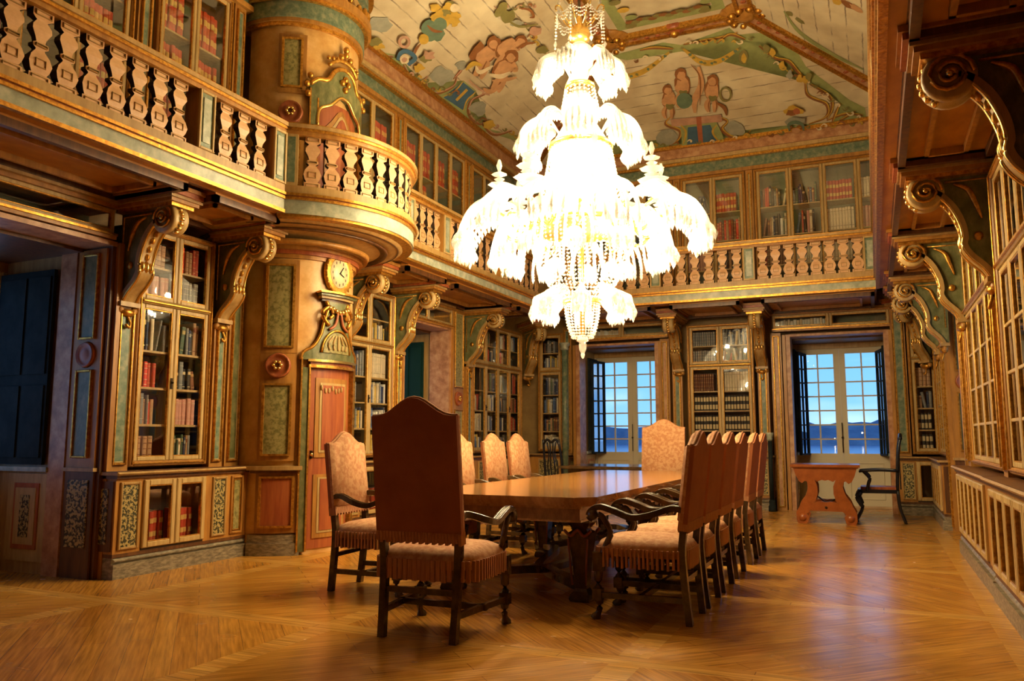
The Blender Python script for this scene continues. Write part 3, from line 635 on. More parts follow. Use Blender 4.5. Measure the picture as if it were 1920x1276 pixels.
def opening(w, c0, c1, shutter='shutter_grey', inner=None, z1=2.78, winy=.96, jp=0):
    """stone lining + french window; structure"""
    g = sgn(w); cc = (c0+c1)/2; h = abs(c1-c0)/2; WN[0] += 1
    root = empty('window_%d' % WN[0], wpos(w, cc), ROT[w], kind='structure')
    mb = MB()
    for s in (-1, 1):
        a, b = sorted((s*h, s*(h-.07))); mb.box(a, b, -.04 if not jp else .36, .30 if not jp else .56, 0, z1, 'pink_marble')
        if jp: mb.box(*sorted((s*h, s*(h-.035))), -.03, .36, 0, z1, 'dark_wood')
        mb.box(*sorted((s*h, s*(h-.035))), .30 if not jp else .56, winy-.04, 0, z1, 'tan_wood')
        a, b = sorted((s*h, s*(h+.05))); mb.box(a, b, -.07, .0, .0, z1+.03, 'orange_wood')
        # lining panels seen on the jamb
        q_ = .22 if jp else 0
        x = s*(h-.035); xa, xb = sorted((x, x-s*.014))
        mb.box(xa, xb, .36+q_, .86+q_, .1, .84, 'cream_wood'); xa, xb = sorted((x, x-s*.022)); mb.box(xa, xb, .45+q_, .77+q_, .2, .76, 'red_wood'); xa, xb = sorted((x, x-s*.028)); mb.box(xa, xb, .48+q_, .74+q_, .24, .72, 'cream_wood'); xa, xb = sorted((x, x-s*.032)); mb.box(xa, xb, .55+q_, .67+q_, .3, .66, 'carved_grille')
        xa, xb = sorted((x, x-s*.05)); mb.box(xa, xb, .34+q_, winy-.06, .86, .9, 'grey_marble')
    mb.box(-h, h, -.04, winy+.09, z1-.0, 2.82, 'pink_marble'); mb.box(-h, h, .3, winy-.04, z1-.03, z1, 'dark_wood')
    mb.box(-h, h, winy-.04, winy+.09, 2.66, z1, 'tan_wood')
    for s in (-1, 1): mb.box(*sorted((s*h, s*(h-.07))), winy-.04, winy+.09, 0, 2.66, 'window_cream')
    mb.box(-h, h, winy-.06, winy+.09, 0, .03, 'stone')
    mb.build('frame', root)
    W = h-.07
    leaf(root, -W, -.001, .031, 2.66, winy, 2, 7, .82); leaf(root, .001, W, .031, 2.66, winy, 2, 7, .82)
    hb = MB(); hb.tube([(0, winy-.03, .9), (0, winy-.03, 1.4)], .008, 'metal_dark', 5); hb.sphere((0, winy-.04, 1.15), .02, 'metal_dark', 6); hb.build('bolt', root)
    # solid shutters folded onto the jambs
    for s in (-1, 1):
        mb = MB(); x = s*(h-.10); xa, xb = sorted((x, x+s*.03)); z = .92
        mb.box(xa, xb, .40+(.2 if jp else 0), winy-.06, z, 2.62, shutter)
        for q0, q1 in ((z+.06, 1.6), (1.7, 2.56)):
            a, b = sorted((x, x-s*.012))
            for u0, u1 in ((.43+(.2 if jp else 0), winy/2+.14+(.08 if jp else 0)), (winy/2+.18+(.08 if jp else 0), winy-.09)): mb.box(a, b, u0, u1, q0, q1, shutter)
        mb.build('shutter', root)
    if inner:     # inner glazed leaves standing open
        for s in inner:
            T = Matrix.Translation((s*(h-.2), winy-.02, 0)) @ Matrix.Rotation(-PI/2+s*.2, 4, 'Z')
            leaf(root, 0, .48, .86, 2.58, 0, 2, 7, .86, 'shutter_grey', .04, 'inner_leaf', T, 'leaf_glass', .016)
    return root
# ================================================================== LEFT WALL
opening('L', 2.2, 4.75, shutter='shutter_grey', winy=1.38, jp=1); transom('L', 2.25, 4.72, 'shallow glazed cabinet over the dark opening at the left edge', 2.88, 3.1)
B1 = 'bookcase left of stair tower'
bookcase('L', 4.99, 5.87, 2, 'glazed two-door bookcase between the two scroll brackets left of the stair tower')
def shelves_fill(w, cc, h, e, cw, case, rows, cols, nm):
    """rows: list of (z, height, [style, frac] per column)"""
    for (z, hg, st), n in zip(rows, nm):
        for i in range(cols):
            if i < len(st) and st[i]:
                g = sgn(w); j = i
                x0 = -h+e+j*cw+.035; x1 = x0+cw-.07
                s_, fr = st[i][:2]; stt = st[i][2] if len(st[i]) > 2 else 0
                side = ('left door, ' if i == 0 else 'right door, ') if cols == 2 else ('' if cols == 1 else ORD[i]+' door, ')
                fill(w, cc, x0, x1, z, hg, s_, case, side+n, fr, start=stt)
NM6 = ['bottom shelf', 'second shelf', 'third shelf', 'fourth shelf', 'fifth shelf', 'top shelf']
cc, h, e = 5.43, .44, .045; cw = (2*h-2*e)/2
shelves_fill('L', cc, h, e, cw, B1, [(.935, .32, [('tanset', .62), ('mixed', .7)]), (1.27, .31, [('mixed', .6), ('pinkset', .85)]), (1.6, .31, [('reds', .6, .12), ('dark', .75)]), (1.93, .4, [('mixed', .8), ('dark', .85)]), (2.38, .3, [('pinkset', .9), ('greyset', .8)]), (2.70, .3, [('tanset', .8), ('reds', .75)])], 2, NM6)
base_cabinet('L', 4.76, 6.28, 'lower cabinet with two glass doors and carved grilles left of the stair tower', doors=(-.49, .21, 2), grilles=((-.72, -.52), (.30, .48)), floral=((.54, .70),))
fill('L', 5.52, -.50, -.17, .24, .34, 'redset', 'low cabinet left of stair tower', 'left glass door', .95, y=-.1); fill('L', 5.52, -.16, .16, .24, .34, 'redset', 'low cabinet left of stair tower', 'right glass door', .9, y=-.1)
pilaster('L', 4.87, .2, .87, 2.3, 'slim green pilaster at the left edge of the first glazed bookcase', m='teal_marble')
pilaster('L', 5.98, .17, .87, 2.3, 'slim green pilaster on the right side of the first glazed bookcase', m='teal_marble')
pilaster('L', 6.19, .19, .87, 3.2, 'narrow olive pilaster squeezed beside the stair tower', m='green_marble')
bracket('L', 4.87, 'dark scroll bracket at the left end of the first bookcase, nearest on that side')
bracket('L', 5.98, 'dark scroll bracket just left of the round stair tower')
B2 = 'bookcase right of stair tower'
bookcase('L', 8.02, 9.15, 2, 'glazed bookcase with upright cream books right of the stair tower door')
cc, h = 8.585, .565; cw = (2*h-2*e)/2
shelves_fill('L', cc, h, e, cw, B2, [(.935, .32, [None, ('light', .9)]), (1.27, .31, [('light', .8), ('light', .9)]), (1.6, .31, [('dark', .5), ('light', .8)]), (1.93, .4, [('light', .9), ('creamset', .9)]), (2.38, .3, [None, ('light', .8)])], 2, NM6)
base_cabinet('L', 7.95, 9.3, 'lower cabinet between the stair tower and the green shuttered opening', doors=(-.4, .4, 2), grilles=((-.62, -.44), (.44, .62)))
fill('L', 8.62, -.3, .36, .24, .34, 'redset', 'cabinet right of stair tower, behind chairs', 'low level', .9)
pilaster('L', 9.24, .15, .87, 2.35, 'teal pilaster right of the bookcase with cream books', m='teal_marble')
bracket('L', 8.0, 'cream scroll bracket beside the wall clock'); bracket('L', 9.24, 'cream scroll bracket left of the green shuttered opening')
opening('L', 9.35, 10.75, shutter='shutter_green'); transom('L', 9.33, 10.8, 'shallow glazed cabinet above the green shuttered opening', 2.86, 3.1)
pilaster('L', 11.0, .34, .87, 3.15, 'olive pilaster with round medallion right of the green shutter', medallion=1.75, m='floral_panel', proud=.03)
base_cabinet('L', 10.82, 13.5, 'long low cabinet under the bookcase in the far left corner', doors=(-.5, 1.1, 4), grilles=((-.75, -.55),))
pilaster('L', 11.33, .2, .87, 2.35, 'teal pilaster at the left end of the corner bookcase', m='teal_marble')
bracket('L', 11.33, 'cream scroll bracket left of the four-door corner bookcase')
B3 = 'four-door bookcase, left wall'
bookcase('L', 11.48, 13.45, 4, 'glazed four-door bookcase by the far left corner, reflecting the window')
cc, h = 12.465, .985; cw = (2*h-2*e)/4
shelves_fill('L', cc, h, e, cw, B3, [(.935, .32, [('light', .9), ('dark', .7), ('dark', .8), ('mixed', .9)]), (1.27, .31, [('light', .8), ('light', .6), ('mixed', .7), ('reds', .8)]), (1.6, .31, [('mixed', .9), ('light', .8), ('dark', .6), ('reds', .9)]), (1.93, .4, [None, ('dark', .8), ('light', .7), ('mixed', .9)]), (2.38, .3, [None, ('mixed', .7), ('reds', .6), ('green' and 'dark', .6)]), (2.7, .3, [None, ('dark', .5), ('mixed', .8), ('light', .7)])], 4, NM6)
# corner bracket
bracket('L', 13.4, 'small scroll bracket tucked in the far left corner of the room', loc=(-5.8, 13.58, 0), rz=PI/4, reach=.7)
# ================================================================== FAR WALL
BF = 'central far bookcase'
base_cabinet('F', -5.72, -4.98, 'low cabinet at the far left corner beside the marble column', doors=None, grilles=((-.2, .2),))
bookcase('F', -5.62, -5.12, 1, 'narrow glazed bookcase standing in the far left corner, one door')
cc, h = -5.37, .25; cw = .41
shelves_fill('F', cc, h, e, cw, 'narrow far left corner bookcase', [(.935, .32, [('white', .9)]), (1.27, .31, [('yellow' and 'dark', .95)]), (1.6, .31, [('light', .95)]), (1.93, .4, [('dark', .9)]), (2.38, .3, [('light', .9)]), (2.7, .3, [('dark', .9)])], 1, NM6)
pilaster('F', -5.03, .16, .87, 3.15, 'teal pilaster right of the narrow far left bookcase', m='teal_marble')
opening('F', -4.87, -3.35, shutter='shutter_grey', inner=(-1,)); transom('F', -4.86, -3.18, 'shallow cabinet over the far window that stands behind the empty dark table', 2.92, 3.14)
opening('F', -1.25, .27, shutter='shutter_grey', inner=(-1, 1)); transom('F', -1.45, .3, 'shallow cabinet over the far window behind the walnut side table', 2.92, 3.14)
for c, lab in ((-3.03, 'narrow teal pilaster left of the central far bookcase'), (-1.62, 'narrow teal pilaster right of the central far bookcase')):
    pilaster('F', c, .17, .87, 2.45, lab, m='teal_marble')
pilaster('F', -3.24, .16, .0, 2.85, 'tan pilaster strip at the right side of the far left window', m='pink_marble'); pilaster('F', -1.40, .16, .0, 2.85, 'tan pilaster strip at the left side of the right far window', m='pink_marble')
fill('F', -.575, -.8, .8, 2.97, .13, 'white', 'cabinet over right far window', 'single shelf', .98); fill('F', -4.02, -.8, .75, 2.97, .13, 'white', 'cabinet over left far window', 'single shelf', .98)
bracket('F', -3.0, 'gilt scroll bracket left of the central far bookcase', reach=.8); bracket('F', -1.63, 'gilt scroll bracket right of the central far bookcase', reach=.8)
bookcase('F', -2.86, -1.76, 2, 'tall glazed bookcase between the two blue windows, rows of bound sets', knobs=False)
cc, h = -2.31, .55; cw = (2*h-2*e)/2
shelves_fill('F', cc, h, e, cw, BF, [(.935, .32, [('brownset', .95), ('brownset', .95)]), (1.27, .31, [('greenset', .97), ('greenset', .97)]), (1.6, .31, [('greenset', .97), ('greenset', .97)]), (1.93, .4, [('brownset', .85), ('creamset', .95)]), (2.38, .3, [('greyset', .95), ('mixed', .9)]), (2.7, .3, [('greyset', .97), ('light', .9)])], 2, NM6)
base_cabinet('F', -3.12, -1.5, 'low cabinet below the central far bookcase, hidden partly by chairs', doors=(-.5, .5, 2), grilles=((-.74, -.54), (.54, .74)))
pilaster('F', .4, .2, .87, 3.15, 'teal pilaster right of the right far window', m='teal_marble')
bookcase('F', .52, .93, 1, 'narrow glazed bookcase in the far right corner behind the black chair')
cc, h = .725, .205; cw = .32
shelves_fill('F', cc, h, e, cw, 'narrow far right corner bookcase', [(.935, .32, [('greenset', .97)]), (1.27, .31, [('greenset', .97)]), (1.6, .31, [('dark', .97)]), (1.93, .4, [('tanset', .97)]), (2.38, .3, [('dark', .9)])], 1, NM6)
base_cabinet('F', .3, .95, 'low cabinet with one dark glass door behind the black chair', doors=(-.08, .28, 1), grilles=((-.28, -.1),))
bracket('F', .95, 'small scroll bracket in the far right corner above the narrow bookcase', loc=(.8, 13.6, 0), rz=-PI/4, reach=.55)
# slender columns beside the windows
for x, lab, r in ((-4.98, 'grey marble column at the left edge of the far left window', .055), (-1.52, 'dark slim column standing left of the right far window', .034)):
    root = empty('column', (x, 13.36, 0), 0, lab, 'column')
    mb = MB(); mb.lathe([(r*1.7, 0), (r*1.7, .08), (r*1.3, .1), (r*1.5, .15), (r*1.15, .18)], 'grey_marble' if x < -3 else 'shutter_grey', n=16); mb.build('base', root)
    mb = MB(); t = 2.7 if x < -3 else 1.1; mb.lathe([(r, .18), (r*.95, t)], 'shutter_grey' if x > -3 else 'teal_marble', n=16); mb.build('shaft', root)
    mb = MB(); mb.lathe([(r*1.1, t), (r*1.4, t+.03), (r*1.2, t+.06), (r*1.8, t+.1), (r*1.8, t+.13)], 'grey_marble', n=16); mb.build('capital', root)
# ================================================================== RIGHT WALL
opening('R', 9.45, 11.5, shutter='shutter_grey', jp=1); transom('R', 9.45, 11.5, 'shallow cabinet over the opening in the right wall', 2.86, 3.1)
pilaster('R', 11.6, .3, .0, 3.15, 'orange pilaster beyond the right opening, far side', m='floral_panel')
bookcase('R', 11.72, 13.3, 4, 'glazed bookcase on the right wall next to the far corner', rails=(1.27, 1.6, 1.93), knobs=False)
base_cabinet('R', 11.52, 13.45, 'low cabinet on the right wall beside the far corner', out=.15, doors=(-.75, .75, 4))
bookcase('R', 6.95, 8.95, 4, 'long glazed bookcase on the right wall, cream frames seen edge-on', rails=(1.27, 1.6, 1.93), knobs=False)
base_cabinet('R', 6.85, 9.42, 'low cabinet with many slim doors on the right wall, middle stretch', out=.15, doors=(-1.15, 1.0, 6))
bookcase('R', 4.75, 6.6, 4, 'glazed bookcase on the right wall cut by the photo edge', rails=(1.27, 1.6, 1.93), knobs=False)
base_cabinet('R', 4.4, 6.78, 'low cabinet on the right wall running out of the photo', out=.16, doors=(-1.1, 1.1, 6))
pilaster('R', 9.2, .22, .87, 2.3, 'green pilaster on the right wall before the opening'); pilaster('R', 6.78, .2, .87, 2.3, 'green pilaster between the two long right wall bookcases'); pilaster('R', 4.55, .2, .87, 2.3, 'green pilaster on the right wall under the largest scroll bracket')
for c, lab in ((4.55, 'large dark scroll bracket at the top right, nearest overhead'), (6.7, 'dark scroll bracket second from the top on the right wall'), (8.95, 'lit scroll bracket third along the right wall'), (11.2, 'lit scroll bracket fourth along the right wall, beyond the opening'), (12.3, 'last small scroll bracket of the right wall by the far corner')):
    bracket('R', c, lab, reach=.56)
# far jamb panel of the right opening
for jx, jy, lab in ((1.07, 11.46, 'orange jamb panel with green centre and medallion in the right wall opening'), (-6.08, 4.71, 'shadowed jamb panel with medallion beside the dark shutter at the left edge')):
  root = empty('jamb_pilaster', (jx, jy, 0), 0, lab, 'pilaster')
  mb = MB(); mb.box(-.17, .17, -.02, 0, .9, 2.76, 'orange_wood'); mb.box(-.17, .17, -.02, 0, .0, .87, 'dark_wood'); mb.box(-.19, .19, -.04, 0, .87, .9, 'tan_wood'); mb.box(-.12, .12, -.03, -.01, .25, .8, 'carved_grille'); mb.build('shaft', root)
  mb = MB(); pm = MB()
  for a, q in ((.98, 1.72), (1.98, 2.72)): mb.frame(-.1, .1, a, q, .02, -.045, -.02, 'gold', .005); pm.box(-.08, .08, -.03, -.015, a+.02, q-.02, 'green_marble')
  mb.build('moulding', root); pm.build('panel', root)
  mb = MB(); mb.lathe([(0, .035), (.045, .02), (.085, .012), (.10, .03), (.115, .0)], 'red_wood', n=18); mb.v = [(x, -z-.02, y+1.85) for x, y, z in mb.v]; mb.build('medallion', root)

# ------------------------------------------------------------------ soffit panels
for c0, c1, lab in ((2.0, 4.72, 'dark coffered panel under the gallery at the upper left edge'), (5.02, 5.84, 'coffered panel under the gallery above the first glazed bookcase'), (8.14, 9.1, 'coffered panel under the gallery right of the tower'), (9.4, 11.18, 'coffered panel under the gallery over the green shuttered opening'), (11.48, 12.2, 'coffered panel under the gallery above the four-door bookcase')):
    soffit('L', c0, c1, -.86, -.02, lab)
for c0, c1, lab in ((-4.8, -3.16, 'coffered panel above the far left window'), (-2.85, -1.78, 'coffered panel above the central far bookcase'), (-1.46, .1, 'coffered panel above the right far window')):
    soffit('F', c0, c1, -1.3, -.1, lab)
for c0, c1, lab in ((2.3, 4.4, 'dark gallery underside panel at the very top right'), (4.72, 6.53, 'large orange panel under the right gallery between the two nearest brackets'), (6.87, 8.78, 'orange panel under the right gallery behind the second bracket'), (9.12, 11.0, 'orange panel under the right gallery over the opening'), (11.4, 12.2, 'small panel under the right gallery at its far end')):
    soffit('R', c0, c1, -.64, -.02, lab)
# ================================================================== UPPER BOOKCASES
def upper(w, c0, c1, cols, label, fills, nm=('bottom shelf', 'second shelf', 'third shelf', 'top shelf'), case='', sh=(4.0, 4.5, 5.0)):
    r, cc, h, e_, cw = bookcase(w, c0, c1, cols, label, None, 3.5, 5.66, None, sh, (), dark='case_grey', knobs=False)
    for z, hg, st in fills:
        for i, s_ in enumerate(st):
            if s_:
                x0 = -h+e_+i*cw+.035
                n = {3.53: nm[0], 4.0: nm[1], 4.5: nm[2], 5.0: nm[3]}[z]
                fill(w, cc, x0, x0+cw-.07, z, hg, s_[0], case, ORD[i]+' door, '+n, s_[1])
    return r
rs, R_ = ('redset', .75), ('redset', .9)
upper('L', 3.2, 4.79, 3, 'upper bookcase behind the balustrade at the top left with red books', [(5.0, .5, [rs, rs, rs]), (4.5, .46, [rs, rs, rs]), (4.0, .46, [rs, None, rs])], case='first upper left bookcase')
upper('L', 5.03, 5.97, 2, 'upper two-door bookcase full of red gold-banded sets left of the tower', [(5.0, .5, [rs, rs]), (4.5, .46, [rs, rs]), (4.0, .46, [rs, rs])], case='upper bookcase left of tower')
for c, lab in ((4.91, 'green gallery-level pilaster between the two upper red-book bookcases'), (6.08, 'green gallery-level pilaster beside the upper tower'), (9.2, 'teal gallery-level pilaster right of the tower on the left wall'), (11.3, 'teal gallery-level pilaster of the left wall, farther one')):
    pilaster('L', c, .16, 3.5, 5.66, lab, m='teal_marble', proud=.03)
upper('L', 8.0, 9.1, 2, 'upper bookcase right of the tower door with red and white sets', [(5.0, .5, [None, ('redset', .85)]), (4.5, .46, [('redset', .8), ('redset', .6)])], case='upper bookcase right of tower')
upper('L', 9.3, 11.2, 4, 'upper four-door bookcase with red-striped volumes on the left wall', [(5.0, .5, [('redset', .8), ('redset', .8), ('redset', .8), ('redset', .8)]), (4.5, .46, [None, ('redset', .6), None, None]), (4.0, .46, [('redset', .8), ('redset', .8), None, None])], case='upper four-door bookcase, left wall')
upper('L', 11.4, 13.3, 4, 'upper bookcase in the far left corner behind the chandelier', [(4.5, .46, [('mixed', .6), ('mixed', .5), None, None])], case='upper far left corner bookcase')
upper('F', -2.9, -1.8, 2, 'upper two-door bookcase in the middle of the far wall', [(5.0, .42, [('dark', .85), ('redset', .9)]), (4.5, .46, [('pinkset', .9), ('reds', .95)]), (4.0, .46, [('pinkset', .9), ('mixed', .9)])], case='central upper far bookcase')
upper('F', -1.66, .52, 4, 'upper four-door bookcase on the far wall, right of the centre', [(5.0, .42, [('mixed', .9), ('dark', .9), ('redset', .95), ('creamset', .9)]), (4.5, .46, [('mixed', .95), ('mixed', .8), ('creamset', .95), ('pinkset', .9)]), (4.0, .46, [('reds', .9), ('white', .95), ('creamset', .9), ('white', .9)])], case='right upper far bookcase')
upper('F', -5.1, -3.04, 4, 'upper four-door bookcase on the far wall behind the chandelier', [(4.5, .46, [('mixed', .9), ('dark', .9), ('mixed', .95), ('creamset', .9)])], case='left upper far bookcase')
for c, lab in ((-2.97, 'teal gallery-level pilaster left of the middle upper bookcase'), (-1.73, 'teal gallery-level pilaster right of the middle upper bookcase')):
    pilaster('F', c, .12, 3.5, 5.66, lab, m='teal_marble', proud=.04)
# ================================================================== STAIR TOWER
def tower():
    T0 = empty('stair_tower', (DCX, DCY, 0), 0, 'round marbled stair tower with painted doors on both levels beside the wall clock', 'stair tower')
    R = DR; d = math.radians
    mb = MB(); mb.lathe([(R, 0), (R, 3.16)], 'peach_marble', n=48, a0=d(-100), a1=d(80)); mb.lathe([(R, 3.45), (R, 5.62)], 'peach_marble', n=48, a0=d(-100), a1=d(80)); mb.build('drum', T0)
    mb = MB(); mb.arc(0, 0, R-.05, R+.05, d(-80), d(-38), 0, .12, 'plinth_marble', 12); mb.arc(0, 0, R-.05, R+.035, d(-80), d(-38), .12, .2, 'plinth_marble', 12); mb.build('plinth', T0); mb = MB(); mb.arc(0, 0, R-.05, R+.03, d(20), d(80), 0, .2, 'plinth_marble', 12); mb.build('plinth', T0)
    mb = MB()
    for z0, z1, q, m in ((2.98, 3.02, .03, 'orange_wood'), (3.02, 3.06, .06, 'red_wood'), (3.06, 3.1, .10, 'orange_wood'), (3.1, 3.15, .15, 'tan_wood')): mb.arc(0, 0, R-.04, R+q, d(-100), d(80), z0, z1, m, 36)
    mb.build('lower_cornice', T0)
    mb = MB()
    for z0, z1, q, m in ((5.5, 5.54, .03, 'gold'), (5.54, 5.58, .05, 'orange_wood'), (5.58, 5.76, .06, 'teal_marble'), (5.76, 5.8, .1, 'gold'), (5.8, 5.88, .14, 'orange_wood'), (5.88, 6.1, .02, 'peach_marble'), (6.1, 6.22, .1, 'teal_marble'), (6.22, 6.3, .16, 'gold')): mb.arc(0, 0, R-.2, R+q, d(-110), d(90), z0, z1, m, 40)
    for k in range(14):
        a = d(-90+k*12); mb.sphere(((R+.09)*math.cos(a), (R+.09)*math.sin(a), 5.95+.05*math.sin(k*2.1)), .06, 'gold', 6, .7, .7, 1.3)
    mb.build('crown_cornice', T0)
    # flat-curved pilasters: angles
    def cp(a0, a1, z0, z1, nm, pm='floral_panel', wm='orange_wood'):
        m1 = MB(); m1.arc(0, 0, R-.02, R+.035, d(a0), d(a1), z0, z1, wm, 8); b = 3.2
        for q0, q1, t0, t1 in ((a0+b, a0+b+2, z0+.05, z1-.05), (a1-b-2, a1-b, z0+.05, z1-.05), (a0+b, a1-b, z0+.05, z0+.07), (a0+b, a1-b, z1-.07, z1-.05)): m1.arc(0, 0, R, R+.06, d(q0), d(q1), t0, t1, 'gold', 6)
        o = m1.build(nm, T0); p = MB(); p.arc(0, 0, R, R+.042, d(a0+b+1), d(a1-b-1), z0+.07, z1-.07, pm, 8); p.build('panel', o)
        return o
    cp(-74, -44, .92, 1.74, 'pilaster_shaft'); cp(-74, -44, 2.0, 2.96, 'pilaster_shaft')
    cp(-74, -40, .22, .82, 'dado_panel', 'red_wood')
    mb = MB(); mb.arc(0, 0, R-.02, R+.09, d(-80), d(-38), .83, .87, 'tan_wood', 12); mb.arc(0, 0, R-.02, R+.06, d(-78), d(-40), .8, .83, 'dark_wood', 12); mb.build('dado_rail', T0)
    mb = MB(); mb.arc(0, 0, R-.02, R+.03, d(-74), d(-44), 1.74, 2.0, 'orange_wood', 8); mb.build('medallion_block', T0)
    def rosette(a, z, r=.11):
        mb = MB(); mb.lathe([(0, .04), (.3*r, .035), (.45*r, .015), (.75*r, .015), (.9*r, .04), (r, .0)], 'red_wood', n=18)
        for k in range(6): mb.sphere((.28*r*math.cos(k*1.047), .28*r*math.sin(k*1.047), .045), .02, 'gilt_bright', 5)
        mb.v = [(z_, x, y) for x, y, z_ in mb.v]; Q = Matrix.Rotation(d(a), 4, 'Z') @ Matrix.Translation((R+.035, 0, z)); mb.v = [tuple(Q @ Vector(v)) for v in mb.v]; mb.build('medallion', T0)
    rosette(-59, 1.87, .13)
    cp(-68, -44, 3.55, 4.3, 'upper_pilaster'); cp(-68, -44, 4.75, 5.4, 'upper_pilaster'); rosette(-56, 4.53, .13)
    # shaped plates on the drum: poly in (arc length, z)
    def plate(name, poly, a, r0, r1, m, parent=None):
        mb = MB(); n = len(poly)
        def q(s_, z, r): t = d(a)+s_/R; return (r*math.cos(t), r*math.sin(t), z)
        xs = [p[0] for p in poly]
        bm = bmesh.new(); vs = [bm.verts.new((p[0], 0, p[1])) for p in poly]; bm.faces.new(vs)
        x = min(xs)+.06
        while x < max(xs):
            bmesh.ops.bisect_plane(bm, geom=list(bm.verts)+list(bm.edges)+list(bm.faces), plane_co=(x, 0, 0), plane_no=(1, 0, 0)); x += .06
        bmesh.ops.triangulate(bm, faces=[f for f in bm.faces if len(f.verts) > 4])
        ext = bmesh.ops.extrude_face_region(bm, geom=list(bm.faces)); 
        for v in ext['geom']:
            if isinstance(v, bmesh.types.BMVert): v.co.y = 1
        bm.verts.index_update(); V = [q(v.co.x, v.co.z, r1 if v.co.y > .5 else r0) for v in bm.verts]; F = [tuple(v.index for v in f.verts) for f in bm.faces]; bm.free()
        mb.add(V, F, m); return mb.build(name, parent or T0)
    def edge(pts, a, r, rad, m, mb, n=4):
        mb.tube([((r)*math.cos(d(a)+p.x/R), (r)*math.sin(d(a)+p.x/R), p.z) for p in catmull([(x, 0, z) for x, z in pts], n)], rad, m, 6)
    # lower door
    AD = -8; W = .29
    def doorset(zb, zt, crest, low):
        fr = MB()
        for s_ in (-1, 1):
            lo, hi = sorted((s_*W, s_*(W+.075))); fr.arc(0, 0, R-.02, R+.05, d(AD)+lo/R, d(AD)+hi/R, zb, zt, 'green_marble', 4)
            lo, hi = sorted((s_*(W+.0), s_*(W+.015))); fr.arc(0, 0, R, R+.065, d(AD)+lo/R, d(AD)+hi/R, zb, zt, 'gold', 2)
            lo, hi = sorted((s_*(W+.075), s_*(W+.09))); fr.arc(0, 0, R, R+.06, d(AD)+lo/R, d(AD)+hi/R, zb, zt+.1, 'gold', 2)
        if low:
            fr.arc(0, 0, R, R+.07, d(AD)-(W+.02)/R, d(AD)+(W+.02)/R, zt, zt+.03, 'gold', 10); fr.arc(0, 0, R, R+.05, d(AD)-W/R, d(AD)+W/R, zt+.03, zt+.06, 'red_wood', 10); fr.arc(0, 0, R, R+.08, d(AD)-(W+.03)/R, d(AD)+(W+.03)/R, zt+.06, zt+.085, 'gilt_bright', 10)
        fr.build('door_frame', T0)
        D = MB(); a0, a1 = d(AD)-W/R, d(AD)+W/R
        D.arc(0, 0, R-.0, R+.012, a0, a1, zb+.02, zt, 'red_wood', 12); dd = D.build('door', T0)
        if low:
            for q0, q1, mm, t in ((.07, 0, 'orange_wood', .022), (.115, .05, 'cream_wood', .028), (.14, .075, 'red_wood', .034)):
                p = MB(); p.arc(0, 0, R, R+t, a0+q0/R, a1-q0/R, .95+q1, zt-.1-q1, mm, 10); p.arc(0, 0, R, R+t, a0+q0/R, a1-q0/R, .15+q1, .78-q1*.6, mm, 10); p.build('door_panel', dd)
            k = MB()
            for i in range(7): t = a0+(.15+.3*i/6)*.85/R; k.sphere(((R+.036)*math.cos(t), (R+.036)*math.sin(t), zt-.2-.035*abs(math.sin(i*1.1))), .03, 'cream_wood', 6, .5, .5, 1)
            k.build('carved_edge', dd)
            k = MB(); t = a0+.035/R; k.sphere(((R+.05)*math.cos(t), (R+.05)*math.sin(t), .98), .018, 'gilt_bright', 8); k.box((R+.0)*math.cos(t)-.01, (R+.03)*math.cos(t), (R)*math.sin(t)-.012, (R)*math.sin(t)+.012, .94, 1.02, 'metal_dark'); k.build('knob', dd)
        else:
            pl = [(-.2, zb+.12), (.2, zb+.12), (.2, zt-.28), (.13, zt-.2), (.05, zt-.08), (0, zt-.05), (-.05, zt-.08), (-.13, zt-.2), (-.2, zt-.28)]
            for sc_, mm, t in ((1, 'orange_wood', .025), (.8, 'cream_wood', .032), (.66, 'red_wood', .038)):
                zc = (zb+zt)/2; plate('door_panel', [(x*sc_, zc+(z-zc)*(.5+.5*sc_)) for x, z in pl], AD, R, R+t, mm, dd)
    doorset(0.03, 1.86, None, True); doorset(3.5, 4.72, None, False)
    # lower crest: ogee pediment with shell tympanum
    og = [(-.39, 1.94), (-.36, 2.02), (-.27, 2.08), (-.2, 2.2), (-.16, 2.36), (-.12, 2.5), (-.15, 2.56), (.15, 2.56), (.12, 2.5), (.16, 2.36), (.2, 2.2), (.27, 2.08), (.36, 2.02), (.39, 1.94)]
    cr = plate('door_crest', og, AD, R, R+.05, 'green_marble')
    plate('tympanum', [(.17*math.cos(PI*i/10), 2.02+.22*math.sin(PI*i/10)) for i in range(11)], AD, R, R+.06, 'floral_panel', cr)
    mb = MB(); edge(og[:7], AD, R+.05, .018, 'gold', mb); edge(og[7:], AD, R+.05, .018, 'gold', mb); edge([(.19*math.cos(PI*i/8), 2.02+.24*math.sin(PI*i/8)) for i in range(9)], AD, R+.06, .014, 'gold', mb, 2)
    for k in range(5): edge([(-.1+.05*k, 2.05), (-.12+.06*k, 2.12), (-.06+.03*k, 2.2)], AD, R+.065, .012, 'cream_wood', mb)
    for s_ in (-1, 1): edge([(s_*.12, 2.3), (s_*.2, 2.42), (s_*.12, 2.5), (s_*.08, 2.42), (s_*.12, 2.38)], AD, R+.07, .02, 'gold', mb)
    for k in range(7): t = d(AD)+(-.12+.04*k)/R; mb.sphere(((R+.07)*math.cos(t), (R+.07)*math.sin(t), 2.47+.02*math.cos(k)), .028, 'gilt_bright', 6)
    edge([(-.02, 2.45), (-.05, 2.32), (-.12, 2.26)], AD, R+.07, .016, 'red_wood', mb); edge([(.02, 2.45), (.05, 2.32), (.12, 2.26)], AD, R+.07, .016, 'red_wood', mb)
    mb.build('carving', cr)
    sh = MB()
